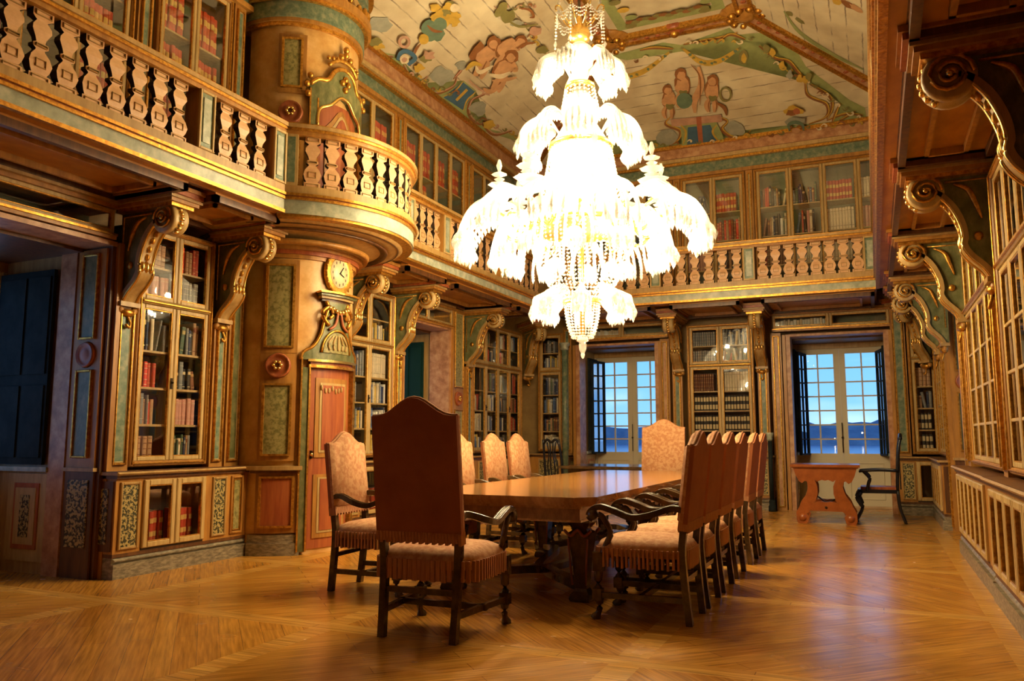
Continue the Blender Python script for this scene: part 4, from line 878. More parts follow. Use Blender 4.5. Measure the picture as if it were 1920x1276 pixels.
    for z0, z1, q, m in ((2.56, 2.585, .05, 'dark_wood'), (2.585, 2.61, .08, 'cream_wood'), (2.61, 2.635, .11, 'green_marble'), (2.635, 2.655, .14, 'gold')): sh.arc(0, 0, R, R+q, d(AD)-(.17+q*.5)/R, d(AD)+(.17+q*.5)/R, z0, z1, m, 8)
    sh.build('crest_shelf', cr)
    # upper crest
    ug = [(-.38, 4.4), (-.38, 4.86), (-.30, 4.93), (-.2, 4.95), (-.12, 5.08), (0, 5.13), (.12, 5.08), (.2, 4.95), (.3, 4.93), (.38, 4.86), (.38, 4.4), (.3, 4.4), (.28, 4.6), (.16, 4.68), (.07, 4.78), (0, 4.8), (-.07, 4.78), (-.16, 4.68), (-.28, 4.6), (-.3, 4.4)]
    uc = plate('door_crest', ug, AD, R, R+.06, 'green_marble')
    mb = MB(); edge(ug[1:10], AD, R+.06, .026, 'gold', mb); edge(ug[11:], AD, R+.06, .018, 'gilt_bright', mb); edge([(-.2, 5.12), (-.1, 5.2), (0, 5.22), (.1, 5.2), (.2, 5.12)], AD, R+.06, .022, 'gold', mb)
    for x, z in ((-.38, 4.95), (-.41, 4.85), (-.4, 4.75), (.4, 4.85), (.38, 4.95), (0, 5.3), (-.06, 5.26), (.06, 5.26), (0, 5.36), (0, 5.02), (-.04, 4.97), (.04, 4.97), (0, 4.9)):
        t = d(AD)+x/R; mb.sphere(((R+.07)*math.cos(t), (R+.07)*math.sin(t), z), .036, 'gold', 6)
    for k in range(9): t = d(AD)+(-.2+.05*k)/R; mb.sphere(((R+.06)*math.cos(t), (R+.06)*math.sin(t), 5.2+.03*math.sin(k*PI/8)), .024, 'gold', 5)
    mb.build('carving', uc)
    # wall clock hung on the drum
    a = d(-6); base = Matrix.Translation((DCX+(R)*math.cos(a), DCY+R*math.sin(a), 2.88)) @ Matrix.Rotation(a, 4, 'Z')
    ck = empty('wall_clock', (DCX+R*math.cos(a), DCY+R*math.sin(a), 2.88), a, 'oval gilt wall clock hung on the round stair tower above the door', 'clock')
    def yz(mb): mb.v = [(z, x, y) for x, y, z in mb.v]; return mb
    c = yz(MB().lathe([(0, .03), (.135, .03), (.15, .045), (.165, .03), (.185, .05), (.2, .02), (.205, 0)], 'gold', n=32, sy=1.18)); c.build('case', ck)
    f = yz(MB().lathe([(0, .036), (.133, .034), (.134, .03)], 'white_face', n=32, sy=1.18)); 
    fo = f.build('dial', ck)
    t = MB()
    for k in range(12):
        g = k*PI/6; x, z = .105*math.sin(g), .124*math.cos(g); t.box(.036, .039, x-.004, x+.004, z-.014, z+.014, 'dark_wood')
    t.build('hour_marks', fo)
    t = MB(); t.tube([(.042, 0, 0), (.042, .05, .07)], .006, 'black_paint', 5); t.tube([(.042, 0, 0), (.042, .06, -.03)], .005, 'black_paint', 5); t.sphere((.042, 0, 0), .01, 'black_paint', 6); t.build('hands', ck)
    t = MB()
    for x, z, r in ((0, .27, .035), (-.04, .255, .03), (.04, .255, .03), (0, .31, .03), (-.03, .3, .024), (.03, .3, .024), (-.08, .235, .024), (.08, .235, .024), (0, -.25, .03), (-.04, -.24, .022), (.04, -.24, .022)): t.sphere((.04, x, z), r, 'gilt_bright', 6)
    for k in range(24): g = k*PI/12; t.sphere((.035, .2*math.sin(g), .236*math.cos(g)), .013, 'gold', 5)
    t.build('ornament', ck)
tower()
# ================================================================== CHAIRS
def camel(w, z0, z1, crest, n=14, waist=0):
    """outline of a shaped back: flat shoulders then a raised crest"""
    pts = [(-w/2, z0), (w/2, z0), (w/2, z1)]
    for i in range(1, n):
        t = i/n; x = w/2-w*t; u = abs(x)/(w/2)
        hgt = crest*(.5+.5*math.cos(PI*min(1, u/.86)))
        pts.append((x, z1+hgt))
    pts.append((-w/2, z1)); return pts
def make_chair(name, label, W, shoulder, crest, group, seatw, h0=.62):
    """faces +y, rear legs on y=0"""
    root = empty(name, (0, 0, 0), 0, label, 'chair', group); D = .56
    rk = math.radians(7); 
    def back_T(): return Matrix.Translation((0, .02, .45)) @ Matrix.Rotation(rk, 4, 'X') @ Matrix.Translation((0, 0, -.45))
    # back
    mb = MB(); mb.T = back_T(); k = 1/math.cos(rk)
    ol = camel(W, h0, shoulder*k, crest*k); n = len(ol)
    mb.prism(ol, -.028, .0, 'y', 'back_cloth')
    bk = mb.build('backrest', root)
    mb = MB(); mb.T = back_T()
    inner = [(x*.985, z if z < h0+.01 else z-.004) for x, z in ol]
    c = (0, (h0+shoulder)/2)
    mb.prism(ol, .0, .02, 'y', 'damask'); o = len(mb.v)
    r1 = [(x*.985, .02, c[1]+(z-c[1])*.985) for x, z in ol]; r2 = [(x*.9, .042, c[1]+(z-c[1])*.93) for x, z in ol]
    mb.add(r1+r2, [tuple(range(n, 2*n))]+[(i, (i+1) % n, n+(i+1) % n, n+i) for i in range(n)], 'damask', True)
    mb.build('back_upholstery', bk)
    mb = MB(); mb.T = back_T(); mb.tube([(x*1.005, -.005, z) for x, z in ol[2:]], .010, 'fringe', 5); mb.build('piping', bk)
    mb = MB(); mb.T = back_T(); nn = 26
    for i in range(nn):
        x = -W/2+W*(i+.5)/nn; mb.box(x-W/nn*.42, x+W/nn*.42, -.032, .03, h0-.045-.012*(i % 2), h0+.012, 'fringe')
    mb.build('back_fringe', bk)
    # rear legs
    for s in (-1, 1):
        x = s*(W/2-.03)
        mb = MB(); pts = catmull([(x*.93, -.02, 0), (x*.95, .0, .2), (x*.97, .015, .42), (x, .004, .56), (x, -.012, .68)], 4)
        mb.tube(pts, 0, 'chair_wood', rect=(.042, .042), up=(0, 1, 0)); mb.build('leg', root)
        xf = s*(seatw/2-.03)
        mb = MB(); mb.tube(catmull([(xf, D+.02, 0), (xf, D-.01, .07), (xf, D-.0, .2), (xf, D-.01, .38)], 4), .03, 'chair_wood', 8, taper=[1.15, 1, .7, .6, .7, .8, 1, .9, .85, .9, 1, 1.1, 1.15]); mb.box(xf-.032, xf+.032, D-.04, D+.025, .3, .42, 'chair_wood'); mb.box(xf-.03, xf+.03, D-.03, D+.03, .12, .19, 'chair_wood'); mb.build('leg', root)
        # arm
        xa = s*(seatw/2+.0)
        ap = catmull([(x, .0, .70), (x+s*.01, .08, .705), (xa+s*.0, .2, .665), (xa+s*.005, .32, .645), (xa+s*.005, .43, .68), (xa+s*.005, .52, .705), (xa+s*.005, .585, .685), (xa+s*.005, .60, .645), (xa+s*.005, .57, .625)], 4)
        mb = MB(); mb.tube(ap, 0, 'chair_wood', rect=(.05, .032), up=(0, 0, 1)); 
        for q in (-.014, .014): mb.tube([p+Vector((q, 0, .016)) for p in ap[:-8]], .007, 'chair_wood', 5)
        mb.lathe([(0, -.03), (.03, -.03), (.036, 0), (.03, .03), (0, .03)], 'chair_wood', n=12)
        N = 5*12 if False else None
        ln = 5*12; mb.v[-ln:] = [(z+xa+s*.005, y+.575, x+.655) for x, y, z in mb.v[-ln:]]
        mb.tube(catmull([(xf, D-.03, .40), (xf, D-.06, .47), (xa+s*.003, D-.10, .55), (xa+s*.005, D-.05, .64), (xa+s*.005, D-.02, .66)], 4), .02, 'chair_wood', 7)
        mb.build('arm', root)
    # seat
    mb = MB(); rows = []
    prof = [(.0, .40), (.0, .455), (.02, .485), (.07, .51), (.16, .525)]
    hw = seatw/2; N = 28; vs = []
    for ins, z in prof:
        for i in range(N):
            a = 2*PI*i/N; ca, sa = math.cos(a), math.sin(a); p = 5
            rr = (abs(ca)**p+abs(sa)**p)**(-1/p); vs.append(((hw-ins)*rr*ca, .29+(.30-ins)*rr*sa, z))
    fs = [tuple(range(N))[::-1], tuple(range(4*N, 5*N))]+[(j*N+i, j*N+(i+1) % N, (j+1)*N+(i+1) % N, (j+1)*N+i) for j in range(4) for i in range(N)]
    mb.add(vs, fs, 'damask', True); mb.build('seat', root)
    mb = MB(); n2 = 70
    for i in range(n2):
        a = 2*PI*(i+.5)/n2; ca, sa = math.cos(a), math.sin(a); rr = (abs(ca)**5+abs(sa)**5)**-.2
        x, y = hw*rr*ca, .29+.30*rr*sa; mb.box(x-.014, x+.014, y-.006, y+.006, .335-.006*(i % 2), .45, 'fringe')
    mb.build('seat_fringe', root)
    mb = MB(); xf = seatw/2-.03; zs = .15
    for s in (-1, 1): mb.tube([(s*(W/2-.04), .0, zs), (s*xf, D, zs)], 0, 'chair_wood', rect=(.03, .035))
    mb.tube([(-xf, D*.5, zs), (xf, D*.5, zs)], 0, 'chair_wood', rect=(.03, .035)); mb.tube([(-W/2+.04, .01, .27), (W/2-.04, .01, .27)], 0, 'chair_wood', rect=(.028, .03)); mb.build('stretcher', root)
    return root
GS = 'armchairs along the long sides of the table'
ch = make_chair('armchair', 'pink damask armchair, nearest of the six on the right side of the long table', .5, 1.1, .09, GS, .52)
RY = [5.29, 5.87, 6.48, 7.12, 7.94, 8.55]
RN = ['nearest', 'second nearest', 'third', 'fourth', 'fifth', 'farthest']
ch.location = (-1.11, RY[0], 0); ch.rotation_euler = (0, 0, PI/2)
for i in range(1, 6):
    copy_tree(ch, (-1.11, RY[i], 0), PI/2, 'orange-brown backed armchair, %s of six along the right side of the table' % RN[i])
LY = [5.33, 6.2, 7.24, 8.05, 8.72]
LN = ['nearest, seat and arm in view', 'second, hidden by the big dark chair', 'third', 'fourth', 'farthest']
for i, y in enumerate(LY):
    copy_tree(ch, (-3.80, y, 0), -PI/2+(.06 if i == 0 else 0), 'pink damask armchair left of the table, %s' % LN[i])
hc = make_chair('armchair', 'big high-backed armchair seen from behind at the near end of the table', .56, 1.275, .105, 'head armchairs at the table ends', .66, .60)
hc.location = (-2.44, 4.12, 0); hc.rotation_euler = (0, 0, .03)
copy_tree(hc, (-2.5, 10.28, 0), PI, 'high-backed armchair with orange damask at the far end of the table')
# ================================================================== LONG TABLE
def long_table():
    x0, x1, y0, y1 = -3.2, -1.74, 5.14, 9.7; root = empty('long_table', ((x0+x1)/2, (y0+y1)/2, 0), 0, 'long polished wooden table with heavy tapered legs in the middle of the room', 'table')
    hx, hy = (x1-x0)/2, (y1-y0)/2
    def slab(mb, e, z0, z1, m, c=.12):
        a, b = hx+e, hy+e; mb.prism([(-a, -b+c), (-a+c, -b), (a-c, -b), (a, -b+c), (a, b-c), (a-c, b), (-a+c, b), (-a, b-c)], z0, z1, 'z', m)
    mb = MB(); slab(mb, 0, .715, .75, 'table_wood'); slab(mb, -.015, .70, .715, 'table_wood'); slab(mb, -.04, .685, .70, 'table_wood'); mb.build('tabletop', root)
    mb = MB(); 
    for a, b, c, d in ((-hx+.12, hx-.12, -hy+.12, -hy+.16), (-hx+.12, hx-.12, hy-.16, hy-.12), (-hx+.12, -hx+.16, -hy+.16, hy-.16), (hx-.16, hx-.12, -hy+.16, hy-.16)):
        mb.box(a, b, c, d, .58, .69, 'apron_wood'); mb.box(a-.012, b+.012, c-.012, d+.012, .665, .685, 'table_wood'); mb.box(a-.01, b+.01, c-.01, d+.01, .575, .59, 'table_wood')
    mb.build('apron', root)
    for x in (-.52, .52):
        for y in (-hy+.42, 0.0, hy-.42):
            mb = MB(); mb.T = Matrix.Translation((x, y, 0))
            mb.lathe([(.10, 0), (.11, .02), (.10, .05), (.075, .07), (.06, .09), (.062, .11), (.082, .3), (.115, .46), (.12, .475), (.085, .49), (.07, .505), (.10, .53), (.12, .55), (.12, .58), (.13, .585), (.13, .60)], 'chair_wood', n=4, rot=PI/4, smooth=False)
            for s in (-1, 1):
                mb.tube([(s*.05, -.075, .12), (s*.072, -.10, .44)], .008, 'walnut', 4); mb.tube(catmull([(-.1, s*.10, .5), (-.05, s*.10, .46), (0, s*.10, .5), (.05, s*.1, .46), (.1, s*.1, .5)], 4), .012, 'walnut', 5)
            mb.build('leg', root)
    mb = MB()
    for s in (-1, 1):
        mb.tube(catmull([(-.52, s*(hy-.42), .1), (-.25, s*(hy-.62), .13), (0, s*(hy-.9), .12), (.25, s*(hy-.62), .13), (.52, s*(hy-.42), .1)], 6), 0, 'chair_wood', rect=(.09, .06))
        mb.tube(catmull([(-.52, 0, .1), (-.25, s*.4, .13), (0, s*(hy-.9), .12), (.25, s*.4, .13), (.52, 0, .1)], 6), 0, 'chair_wood', rect=(.07, .05))
    mb.build('stretcher', root)
long_table()
# dark side table behind the left row
root = empty('side_table', (-3.35, 11.25, 0), 0, 'dark wooden side table behind the far end of the long table', 'table')
mb = MB(); mb.box(-.75, .75, -.55, .55, .72, .755, 'chair_wood'); mb.box(-.7, .7, -.5, .5, .705, .72, 'chair_wood'); mb.build('tabletop', root)
mb = MB(); mb.box(-.64, .64, -.44, .44, .6, .705, 'chair_wood'); mb.build('apron', root)
for x in (-.58, .58):
    for y in (-.38, .38):
        mb = MB(); mb.lathe([(.03, 0), (.035, .03), (.022, .08), (.03, .3), (.04, .5), (.045, .6)], 'chair_wood', (x, y, 0), 8); mb.build('leg', root)
# chair with twin pierced splats at the far left
root = empty('side_chair', (-4.35, 11.6, 0), -.5, 'dark chair with pierced shiny splat back beside the narrow far left bookcase', 'chair')
mb = MB(); mb.box(-.22, .22, -.2, .22, .42, .46, 'chair_wood'); mb.build('seat', root)
for x in (-.2, .2):
    mb = MB(); mb.tube([(x*.9, .2, 0), (x, .2, .42)], .02, 'black_paint', 6); mb.build('leg', root); mb = MB(); mb.tube(catmull([(x, -.24, 0), (x, -.2, .44), (x, -.22, .8), (x*.9, -.26, 1.12)], 4), .02, 'black_paint', 6); mb.build('leg', root)
mb = MB(); mb.tube(catmull([(-.18, -.25, 1.06), (-.1, -.25, 1.12), (0, -.25, 1.08), (.1, -.25, 1.12), (.18, -.25, 1.06)], 4), .02, 'black_paint', 6)
for x in (-.1, -.04, .04, .1): mb.tube(catmull([(x*.6, -.2, .46), (x*1.2, -.22, .7), (x*.7, -.24, .9), (x, -.25, 1.08)], 4), .012, 'black_paint', 5)
mb.build('backrest', root)
# ================================================================== SIDE TABLE (walnut, lyre trestles)
def lyre_table():
    root = empty('trestle_table', (-.645, 11.98, 0), .02, 'walnut side table with lyre-shaped scroll trestles in front of the right far window', 'table')
    hw, hd = .44, .34
    mb = MB(); mb.box(-hw, hw, -hd, hd, .755, .79, 'walnut'); mb.box(-hw+.02, hw-.02, -hd+.02, hd-.02, .74, .755, 'walnut'); mb.build('tabletop', root)
    for k, y in enumerate((-hd+.06, hd-.1)):
        o = [(-.40, .74), (-.37, .64), (-.33, .56), (-.29, .535), (-.26, .57), (-.23, .56), (-.22, .48), (-.25, .38), (-.31, .3), (-.34, .22), (-.38, .15), (-.38, .05), (-.36, .0), (-.25, 0), (-.235, .04), (-.22, .1), (-.25, .13), (-.2, .17)]
        i_ = [(.2, .17), (.25, .13), (.22, .1), (.235, .04), (.25, 0), (.36, 0), (.38, .05), (.38, .15), (.34, .22), (.31, .3), (.25, .38), (.22, .48), (.23, .56), (.26, .57), (.29, .535), (.33, .56), (.37, .64), (.40, .74)]
        # two side members and cross pieces as one open frame
        mb = MB(); hole_l = [(-.13, .29), (-.10, .4), (-.1, .5), (-.13, .58)]
        left = o[:18]+[(-.15, .17), (-.15, .29)]+hole_l+[(-.15, .62), (-.15, .74)]
        mb.prism(left, y-.02, y+.02, 'y', 'walnut'); mb.prism([(-x, z) for x, z in left][::-1], y-.02, y+.02, 'y', 'walnut')
        mb.prism([(-.15, .17), (.15, .17), (.15, .285), (.06, .3), (0, .29), (-.06, .3), (-.15, .285)], y-.02, y+.02, 'y', 'walnut')
        mb.prism([(-.15, .74), (-.15, .6), (-.1, .56), (-.04, .585), (0, .575), (.04, .585), (.1, .56), (.15, .6), (.15, .74)], y-.02, y+.02, 'y', 'walnut')
        mb.sphere((0, y-.022, .22), .018, 'metal_dark', 6)
        for s in (-1, 1): mb.lathe([(0, -.024), (.05, -.024), (.05, .024), (0, .024)], 'walnut', n=14); ln = 4*14; mb.v[-ln:] = [(px+s*.30, pz+y, py+.08) for px, py, pz in mb.v[-ln:]]
        mb.build('trestle', root)
    mb = MB(); mb.box(-.06, .06, -hd+.06, hd-.1, .2, .24, 'walnut'); mb.tube(catmull([(-.12, hd-.12, .33), (0, 0, .27), (.12, -hd+.08, .33)], 4), .012, 'metal_dark', 5); mb.build('stretcher', root)
lyre_table()
# black cabriole armchair at the right
root = empty('cabriole_chair', (.05, 12.3, 0), PI/2, 'black cabriole-legged armchair drawn up to the right of the walnut side table', 'chair')
mb = MB(); mb.prism([(-.26, .24), (-.2, -.22), (.2, -.22), (.26, .24), (.2, .3), (-.2, .3)], .40, .45, 'z', 'black_paint'); mb.build('seat_frame', root)
mb = MB(); mb.prism([(-.22, .22), (-.17, -.18), (.17, -.18), (.22, .22), (.17, .26), (-.17, .26)], .45, .485, 'z', 'red_wood'); mb.build('seat', root)
for x in (-.24, .24):
    mb = MB(); mb.tube(catmull([(x, .34, .02), (x, .31, .06), (x, .25, .2), (x, .30, .34), (x*.95, .26, .42)], 5), .032, 'black_paint', 8, taper=[.9, .9, .7, .65, .6, .55, .55, .55, .6, .65, .7, .8, .95, 1.05, 1.15, 1.25, 1.3, 1.3, 1.2, 1.1, 1]); mb.sphere((x, .34, .025), .036, 'black_paint', 7, 1, 1.2, .7); mb.build('leg', root)
    mb = MB(); mb.tube(catmull([(x*.8, -.28, 0), (x*.8, -.22, .2), (x*.8, -.2, .44)], 4), .022, 'black_paint', 6); mb.build('leg', root)
    mb = MB(); mb.tube(catmull([(x*.85, -.22, .70), (x*1.05, 0, .71), (x*1.1, .2, .70), (x*1.08, .27, .69)], 4), .018, 'black_paint', 6); mb.tube(catmull([(x*1.08, .22, .70), (x*1.1, .14, .6), (x*1.08, .16, .52), (x, .18, .43)], 4), .022, 'black_paint', 6); mb.build('arm', root)
mb = MB()
for x in (-.19, .19): mb.tube(catmull([(x, -.2, .44), (x, -.215, .75), (x*.98, -.24, 1.02), (x*.9, -.27, 1.16)], 4), .02, 'black_paint', 6)
mb.tube(catmull([(-.2, -.265, 1.13), (-.1, -.27, 1.19), (0, -.27, 1.16), (.1, -.27, 1.19), (.2, -.265, 1.13)], 4), .024, 'black_paint', 6); mb.prism([(-.06, .45), (.06, .45), (.035, .7), (.08, .9), (.05, 1.15), (-.05, 1.15), (-.08, .9), (-.035, .7)], -.25, -.235, 'y', 'black_paint'); mb.build('backrest', root)
# ================================================================== CHANDELIER
def chandelier():
    root = empty('chandelier', (CH[0], CH[1], 0), 0, 'huge lit crystal chandelier in four tiers hanging over the long table', 'chandelier')
    mb = MB(); mb.tube([(0, 0, 5.2), (0, 0, CZ)], .015, 'metal_dark', 6); mb.lathe([(.0, 5.06), (.09, 5.08), (.115, 5.13), (.10, 5.2), (.06, 5.24), (.03, 5.3), (.02, 5.4)], 'gilt_bright', n=16); mb.lathe([(.025, 2.1), (.025, 5.1)], 'gilt_bright', n=8); mb.build('stem', root)
    for z, r in ((3.17, .50), (3.98, .30), (4.6, .13), (2.44, .17)):
        mb = MB(); mb.lathe([(r-.02, z-.02), (r+.015, z-.02), (r+.02, z), (r+.015, z+.025), (r-.02, z+.025), (r-.02, z-.02)], 'gilt_bright', n=36)
        for k in range(12 if r > .45 else 0):
            a = k*PI/6; mb.sphere((.51*math.cos(a), .51*math.sin(a), 3.22), .04, 'gilt_bright', 6, .8, .8, 1.5)
        mb.build('gilt_ring', root)
    def bead(m_, p, r, stretch=1.0):   # octahedral drop
        x, y, z = p; q = r*stretch
        m_.add([(x+r, y, z), (x, y+r, z), (x-r, y, z), (x, y-r, z), (x, y, z+q), (x, y, z-q)], [(0, 1, 4), (1, 2, 4), (2, 3, 4), (3, 0, 4), (1, 0, 5), (2, 1, 5), (3, 2, 5), (0, 3, 5)], 'crystal')
    def swag(m_, a, b, sag, n, r=.012):
        a, b = Vector(a), Vector(b)
        for i in range(n+1): t = i/n; p = a.lerp(b, t); p.z -= sag*4*t*(1-t); bead(m_, p, r)
    # crown
    cr = MB(); n = 8
    for k in range(n):
        a, b = k*2*PI/n, (k+1)*2*PI/n; P = lambda g, r, z: (r*math.cos(g), r*math.sin(g), z)
        cr.tube(catmull([P(a, .05, 5.22), P(a, .14, 5.3), P(a, .21, 5.42), P(a, .26, 5.4), P(a, .25, 5.36)], 4), .008, 'gilt_bright', 4); bead(cr, P(a, .22, 5.45), .02, 1.8)
        for s_ in (.06, .1, .14): swag(cr, P(a, .24, 5.38), P(b, .24, 5.38), s_, 10, .011)
        for j in range(9): bead(cr, P(a, .25+.01*j/9, 5.34-.035*j), .013)
        bead(cr, P(a, .265, 5.0), .02, 2)
    cr.build('beaded_crown', root)
    # stacked stem glass
    g = MB(); g.lathe([(.06, 5.06), (.13, 5.0), (.15, 4.92), (.13, 4.84), (.09, 4.8), (.07, 4.7), (.1, 4.62), (.08, 4.56), (.12, 4.48), (.18, 4.42), (.2, 4.3), (.16, 4.22), (.2, 4.15), (.26, 4.05), (.3, 3.98), (.27, 3.86), (.3, 3.75), (.34, 3.6), (.34, 3.45), (.4, 3.3), (.46, 3.2)], 'crystal', n=20, smooth=False); g.build('glass_column', root)
    # bead curtains
    c = MB()
    for (z0, r0, z1, r1, n, m, s) in ((4.6, .14, 4.28, .2, 20, 10, 0), (3.96, .3, 3.62, .36, 34, 10, 0), (3.6, .36, 3.2, .48, 40, 11, 0)):
        for k in range(n):
            a = k*2*PI/n
            for j in range(m): t = j/(m-1); r = r0+(r1-r0)*t; bead(c, (r*math.cos(a), r*math.sin(a), z0+(z1-z0)*t), .014)
    c.build('bead_curtain', root)
    c = MB()      # great bowl below the ring
    for k in range(54):
        a = k*2*PI/54
        for j in range(20):
            t = j/19; r = .5*math.cos(t*1.12)**.8*(1) if t < 1 else .2; r = .19+(.5-.19)*math.cos(t*PI/2)**.75; bead(c, (r*math.cos(a), r*math.sin(a), 3.15-.68*t), .0135)
    c.build('crystal_basket', root)
    c = MB()
    for k in range(26):
        a = k*2*PI/26
        for j in range(12): t = j/11; r = .165*math.cos(t*1.15)**.55; bead(c, (r*math.cos(a), r*math.sin(a), 2.42-.32*t), .0135)
    c.build('crystal_bowl', root)
    c = MB(); c.lathe([(.02, 2.13), (.05, 2.1), (.06, 2.07), (.03, 2.05), (.04, 2.03), (.035, 1.98), (.018, 1.95), (.022, 1.93), (.012, 1.905), (0, 1.895)], 'crystal', n=8, smooth=False); c.build('finial', root)
    # arms: each a sprung plume of glass canes ending in a bell of drops
    def arm(a, zc, r0, rp, zp, re, ze, nd, bellr, cane=.012, sp=1.0):
        ca, sa = math.cos(a), math.sin(a); P = lambda r, z, o=0: (r*ca-o*sa, r*sa+o*ca, z)
        m_ = MB()
        for o in (-1, -.5, 0, .5, 1):
            dz = -.05*abs(o)
            q = catmull([P(r0, zc), P(r0*.5+rp*.5, (zc+zp)/2+.05, o*.02*sp), P(rp, zp+dz, o*.07*sp), P((rp+re)/2+.03, zp-(zp-ze)*.22+dz, o*.13*sp), P(re-.01*abs(o), ze+.12+dz*.5, o*.16*sp), P(re+.015, ze+.0+dz*.5, o*.15*sp)], 4); m_.tube(q, cane, 'crystal', 5)
            for i in range(5, len(q), 1): bead(m_, q[i]+Vector((0, 0, -.05)), .018, 2.2)
        m_.build('crystal_arm', root)
        m_ = MB(); x, y, _ = P(re-.03, 0)
        for k in range(nd):
            b = 2*PI*k/nd
            for rr, zz, st in ((bellr, ze-.03, 2.6), (bellr*.7, ze-.055, 2.6)):
                bead(m_, (x+rr*math.cos(b), y+rr*math.sin(b), zz), .018, st)
        m_.lathe([(0, ze+.10), (bellr*.5, ze+.085), (bellr*.85, ze+.045), (bellr*1.0, ze)], 'crystal', (x, y, 0), 12, smooth=False)
        be = m_.build('crystal_bell', root)
        bu = MB(); bu.lathe([(0, ze-.075), (.014, ze-.065), (.02, ze-.045), (.014, ze-.02), (.008, ze)], 'bulb', (x, y, 0), 8); bu.build('bulb', be)
    for k in range(7): arm(2*PI*(k+.3)/7, 4.72, .1, .27, 4.92, .44, 4.66+.05*(k % 2), 9, .075, .010, .55)
    for k in range(9): arm(2*PI*(k+.2)/9, 4.10, .2, .39, 4.29, .60, 3.94+.05*(k % 2), 9, .085, .011, .75)
    for k in range(12): arm(2*PI*(k+.12)/12, 3.22, .48, .92, 3.42, 1.2+.05*math.sin(k*2.3), 3.03+.04*math.sin(k*1.7), 10, .105, .014, 1.25)
    for k in range(12): arm(2*PI*(k+.5)/12, 3.12, .45, .68, 3.28, .86, 2.88, 9, .09, .012)
    for k in range(8): arm(2*PI*(k+.4)/8, 2.5, .15, .32, 2.56, .47, 2.36, 8, .07, .008, .5)
    # upright spires standing between the arms
    for k in range(8):
        a = 2*PI*(k+.5)/8+.1; x, y = .8*math.cos(a), .8*math.sin(a); m_ = MB(); z = 3.33
        m_.tube([(x*.6, y*.6, 3.16), (x*.8, y*.8, 3.2), (x, y, z-.02)], .014, 'gilt_bright', 5)
        for i, (r, h) in enumerate(((.13, .07), (.09, .05), (.14, .065), (.075, .045), (.115, .06), (.055, .045), (.08, .055), (.03, .12))):
            m_.lathe([(.012, z), (r, z+h*.45), (.012, z+h)], 'crystal', (x, y, 0), 7, smooth=False); z += h
        m_.build('crystal_spire', root)
    for k in range(12):
        m_ = MB()
        a = 2*PI*(k+.62)/12; ca, sa = math.cos(a), math.sin(a)
        m_.tube([(r*ca, r*sa, z) for r, z in [(p.x, p.z) for p in catmull([(.5, 0, 3.17), (.6, 0, 3.06), (.72, 0, 3.1), (.78, 0, 3.2), (.72, 0, 3.24), (.68, 0, 3.18)], 4)]], .018, 'gilt_bright', 5); m_.build('gilt_scroll', root)
    # the lamps' light
    def lamp(x, y, z, w, r=.05):
        l = bpy.data.lights.new('chandelier_lamp', 'POINT'); l.energy = w*LAMP; l.color = LCOL; l.shadow_soft_size = r
        o = bpy.data.objects.new('chandelier_lamp', l); COL.objects.link(o); o.parent = root; o.location = (x, y, z)
    for n, r, z, w, p in ((6, .98, 3.3, 50, .12), (6, .86, 2.9, 42, .6), (5, .5, 4.14, 42, .2), (4, .34, 4.78, 30, .3), (4, .36, 2.42, 20, .4), (3, .2, 3.45, 16, 0), (3, .16, 3.8, 14, .5), (6, 1.08, 3.16, 12, .62)):
        for k in range(n): a = 2*PI*(k+p)/n; lamp(r*math.cos(a), r*math.sin(a), z, w)
chandelier()
# ================================================================== CEILING PAINTINGS (flat paint on the boards)
Fv = Vector((-math.sin(PSI)*math.cos(TH), math.cos(PSI)*math.cos(TH), math.sin(TH))); Rv = Vector((math.cos(PSI), math.sin(PSI), 0)); Uv = Rv.cross(Fv)
PL = {'F': (Vector((0, SY1, SZ)), Vector((0, CY1, CZ))-Vector((0, SY1, SZ)), Vector((1, 0, 0))), 'L': (Vector((SX0, 0, SZ)), Vector((CX0, 0, CZ))-Vector((SX0, 0, SZ)), Vector((0, 1, 0))), 'R': (Vector((SX1, 0, SZ)), Vector((CX1, 0, CZ))-Vector((SX1, 0, SZ)), Vector((0, 1, 0))), 'C': (Vector((0, 0, CZ)), Vector((1, 0, 0)), Vector((0, 1, 0)))}
for k, c in {'p_blue': (.06, .13, .20), 'p_green': (.30, .33, .12), 'p_flesh': (.56, .30, .14), 'p_brown': (.26, .10, .03), 'p_yellow': (.55, .34, .05), 'p_cream': (.74, .60, .38), 'p_olive': (.22, .19, .06), 'p_grey': (.34, .33, .25), 'p_teal': (.13, .19, .12), 'p_rose': (.50, .28, .18), 'p_red': (.40, .12, .05)}.items():
    mat(k, c, tuple(min(1, v*1.3) for v in c), 7, .6)
